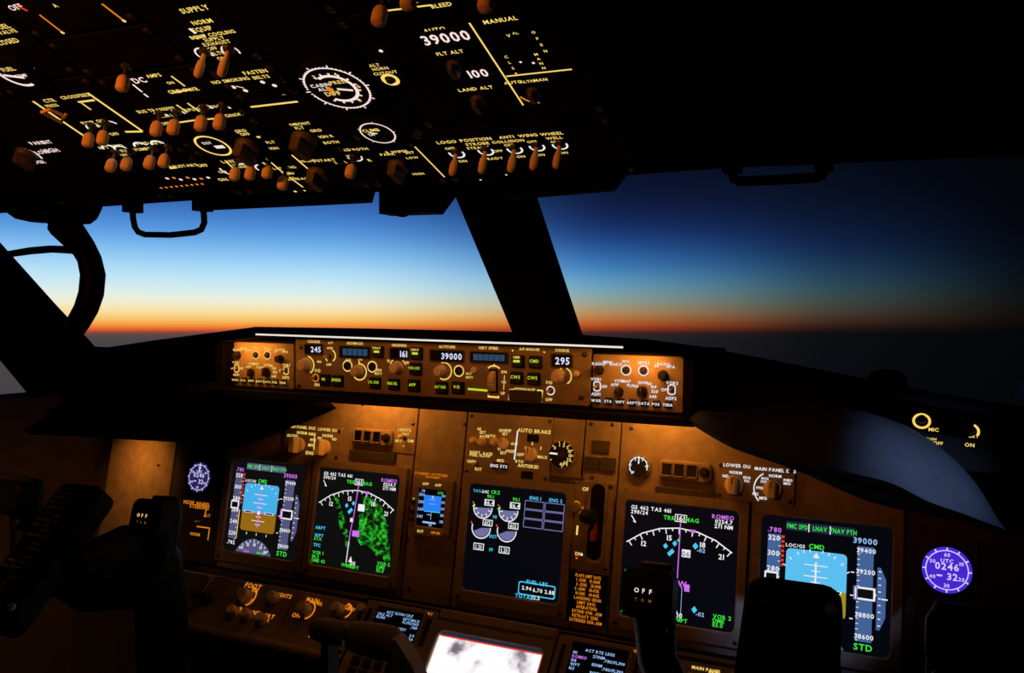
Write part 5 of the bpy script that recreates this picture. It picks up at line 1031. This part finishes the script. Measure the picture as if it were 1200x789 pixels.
# ================================================================== hung from the ceiling
cmpx = [(443, 214), (443, 250.5), (504, 248.5), (527, 217), (520, 207)]
o = MB(); cf = Frame((0, -0.40, 0.5), (1, 0, 0), (0, 0, 1)); pl = [cf.uv(x, y) for x, y in cmpx]
c = thing('standby_compass', 'black box-shaped standby compass hanging below the overhead panel', 'compass', T(0.045, -0.40, 0.49))
b = MB(); b.prism([(p[0]-0.045, p[1]+0.01) for p in pl], 0.0, 0.03, 'black_plastic', 0.002, Matrix(((1, 0, 0, 0), (0, 0, -1, 0.03), (0, 1, 0, 0), (0, 0, 0, 1)))); b.build('case', c)
b = MB(); b.lathe([(0.016, 0.0), (0.016, 0.003), (0.013, 0.004)], 'screen_black', 20, T(-0.008, 0.0, 0.006) @ Matrix.Rotation(PI/2, 4, 'X')); b.build('dial_window', c, True)
def handle(pts, r, foot, label, Y):
    P = [atY(x, y, Y) for x, y in pts]; base = (P[0]+P[-1])/2; h = thing('grab_handle', label, 'handle', T(*base), 'windshield grab handles')
    b = MB(); b.tube([p-base for p in P], r, 'black_plastic', 10); b.build('grip', h, True)
    for p in (P[0], P[-1]):
        q = p-base; b = MB(); b.box(q.x-foot, q.x+foot, q.y-0.012, q.y+0.014, q.z-0.012, q.z+0.022, 'black_plastic', 0.002); b.build('bracket', h)
handle([(155, 240), (156, 256), (158, 266), (162, 272), (170, 275), (200, 275.5), (228, 272.5), (236, 269), (239.5, 261), (239, 252), (237, 238)], 0.0046, 0.0085, 'U-shaped black grab handle above the left windshield', -0.27)
handle([(858, 190), (858, 204), (860, 210), (866, 212.5), (910, 211), (956, 208), (963, 206), (966, 200), (966, 186)], 0.0055, 0.009, 'U-shaped black grab handle above the right windshield', -0.27)
# sun visor pad and curved hose by the left window post
v_ = thing('sun_visor', 'folded black sun visor tucked under the ceiling beside the left window', 'visor', T(*atY(60, 245, -0.31)))
vb_ = atY(60, 245, -0.31); vp = [(6, 236), (14, 250), (24, 257), (42, 261), (58, 261), (64, 264), (98, 262), (106, 256), (112, 244), (114, 232)]
b = MB(); q = [atY(x, y, -0.31)-vb_ for x, y in vp]; b.prism([(p.x, p.z) for p in q], -0.012, 0.012, 'black_plastic', 0.003, Matrix(((1, 0, 0, 0), (0, 0, -1, 0), (0, 1, 0, 0), (0, 0, 0, 1)))); b.build('pad', v_)
hs = [(74, 262), (86, 276), (97, 289), (105, 304), (109, 322), (107, 344), (101, 362), (92, 378), (84, 391)]
hb = atY(74, 262, -0.33); h_ = thing('curved_hose', 'thick black curved hose hanging from the visor beside the left window post', 'hose', T(*hb))
b = MB(); P = [atY(x, y, -0.33-0.002*i)-hb for i, (x, y) in enumerate(hs)]; b.tube(P, [0.024, 0.021, 0.018, 0.017, 0.0175, 0.0175, 0.0170, 0.0165, 0.0150], 'black_plastic', 12); b.build('sleeve', h_, True)
b = MB(); b.tube([atY(x, y, -0.335)-hb for x, y in ((99, 296), (84, 293), (60, 292), (36, 294), (10, 298), (-30, 303))], [0.006, 0.0062, 0.0058, 0.0058, 0.0052, 0.005], 'black_plastic', 10); b.build('upper_arm', h_, True)
b = MB(); b.tube([atY(x, y, -0.345)-hb for x, y in ((85, 390), (74, 400), (58, 405), (36, 407.5), (0, 409), (-30, 410))], 0.0055, 'black_plastic', 10); b.build('lower_tube', h_, True)

# ================================================================== dimmer knob panels on the side sills
def dimmer(mirror, label, col):
    u = Frame((0.60, -0.20, 0.26), (1, 0, 0), (0, 0.5, 0.866))
    def P(x, y): return u.uv(x, y)
    M = u.M(0, 0)
    if mirror:
        fr = Frame((-0.64, -0.20, 0.26), (1, 0, 0), (0, 0.5, 0.866)); M = fr.M(0, 0)
    r = thing('dimmer_panel', label, 'control panel', M); s = -1 if mirror else 1
    a = P(1100, 505); b = MB(); x0, x1 = sorted((s*P(1048, 500)[0], s*P(1172, 500)[0])); b.rrect(x0, x1, a[1]-0.045, a[1]+0.028, -0.01, 0.003, 0.006, 'panel_black', 0.001); b.build('face_plate', r)
    L = MB()
    for (x, y), rad in (((1080, 495), 0.0080), ((1136, 507), 0.0085)):
        p = P(x, y); part('round_knob', KNOB_RND_B, r, TS(s*p[0], p[1], 0.003, rad*0.72)); L.arc(s*p[0], p[1], rad, -30 if x > 1100 else 0, 60 if x > 1100 else 360, 0.0026, 0.0034, col)
    for t, x, y, h in (('MIC', 1094, 505, 0.0042), ('PUSH', 1091, 516, 0.003), ('OFF', 1099, 521, 0.0038), ('BRT', 1141, 513, 0.0034), ('ON', 1136, 523, 0.0042)): p = P(x, y); L.text(t, s*p[0], p[1], h, 0.0034, col)
    L.build('lettering', r)
dimmer(False, 'black sill panel with two lit ringed knobs above the bluish hood', 'lit_amber')
dimmer(True, 'black sill panel with small lit marks at the captain\'s window corner', 'lit_dim_amber')

# ================================================================== control wheels
def yoke(x, label, sheet):
    r = thing('control_wheel', label, 'control wheel', T(x, -0.42, -0.8))
    Z = lambda z: z+0.8
    # column from floor
    b = MB(); b.tube([(0, 0.19, 0.0), (0, 0.185, Z(-0.35)), (0, 0.175, Z(-0.10)), (0, 0.165, Z(-0.03)), (0, 0.150, Z(0.0)), (0, 0.11, Z(0.012)), (0, 0.02, Z(0.0))], [0.042, 0.041, 0.040, 0.040, 0.038, 0.030, 0.028], 'black_plastic', 14); b.build('column', r, True)
    # wheel: two horns joined under the hub
    for s in (-1, 1):
        pts = [(0.0, 0.0, Z(-0.005)), (s*0.05, -0.002, Z(-0.022)), (s*0.105, 0.020, Z(-0.020)), (s*0.134, 0.042, Z(0.015)), (s*0.139, 0.048, Z(0.060)), (s*0.140, 0.052, Z(0.094)), (s*0.140, 0.056, Z(0.111))]
        b = MB(); b.tube(pts, [0.026, 0.024, 0.022, 0.0205, 0.0225, 0.024, 0.017], 'black_plastic', 14); b.build('horn', r, True)
        h = MB(); h.rrect(-0.026, 0.028, -0.022, 0.028, -0.012, 0.016, 0.013, 'black_plastic', 0.004, Matrix.Translation((s*0.141, 0.028, Z(0.084))) @ Matrix.Rotation(math.radians(75), 4, 'X')); hd = h.build('horn_head', r, True)
        L = MB(); M_ = Matrix.Translation((s*0.141, 0.028, Z(0.084))) @ Matrix.Rotation(math.radians(75), 4, 'X')
        for i in range(3): L.text('OFF'[i], -0.008+i*0.0072, 0.006, 0.0046, 0.0164, 'lit_pink_white' if x > 0 else 'lit_amber'); L.text('TRM'[i], -0.008+i*0.0072, -0.003, 0.003, 0.0164, 'lit_dim_amber')
        if (x > 0 and s < 0) or (x < 0 and s > 0):
            
            L.v = [tuple(M_ @ Vector(p)) for p in L.v]; L.build('horn_caption', hd)
        b = MB(); b.lathe([(0.008, 0), (0.008, 0.007), (0.005, 0.010)], 'knob_black', 14, Matrix.Translation((s*0.128, 0.030, Z(0.050))) @ Matrix.Rotation(math.radians(85), 4, 'X')); b.build('trim_button', r, True)
    # checklist holder leaning forward on the hub
    C_ = Matrix.Translation((0, -0.022, Z(0.050))) @ Matrix.Rotation(math.radians(45), 4, 'X')
    b = MB(); b.rrect(-0.043, 0.045, -0.125, 0.090, -0.022, 0.010, 0.018, 'black_plastic', 0.004, C_); b.build('hub_plate', r, True)
    b = MB(); b.rrect(-0.037, 0.039, -0.108, 0.080, 0.0098, 0.0112, 0.006, 'panel_black', 0.0003, C_); pl = b.build('checklist_card', r)
    L = MB()
    rows = [('AFTER TAKEOFF', 0.076), ('ENGINE BLEEDS   ON', 0.068), ('PACKS   AUTO', 0.060), ('LANDING GEAR   UP', 0.052), ('DESCENT', 0.040), ('PRESSURISATION  LAND ALT', 0.032), ('RECALL   CHECKED', 0.024), ('AUTOBRAKE', 0.016), ('LANDING DATA  VREF', 0.008), ('APPROACH', -0.004), ('ALTIMETERS', -0.012), ('LANDING', -0.024), ('SPEEDBRAKE   ARMED', -0.032), ('FLAPS   GREEN LIGHT', -0.040), ('SHUTDOWN', -0.055), ('FUEL PUMPS   OFF', -0.064), ('HYDRAULICS   SET', -0.073)]
    for t, y in rows: L.text(t, -0.033 if ' ' in t else 0.0, y-0.006, 0.0042, 0.0115, 'print_dim', 0, 0.56, 0 if ' ' in t else 0.5)
    o = L.build('print', pl); o.data.transform(C_)
    b = MB(); b.lathe([(0.0055, 0.011), (0.0055, 0.015), (0.003, 0.016)], 'red_paint' if False else 'knob_cream', 14, C_ @ T(0.036, 0.062 if x > 0 else -0.098, 0)); b.build('clip_screw', r, True)
    return r
yoke(0.467, 'black control wheel with two horns in front of the right-hand displays', False)
yoke(-0.507, 'black control wheel with printed checklist plate in front of the captain\'s seat', True)
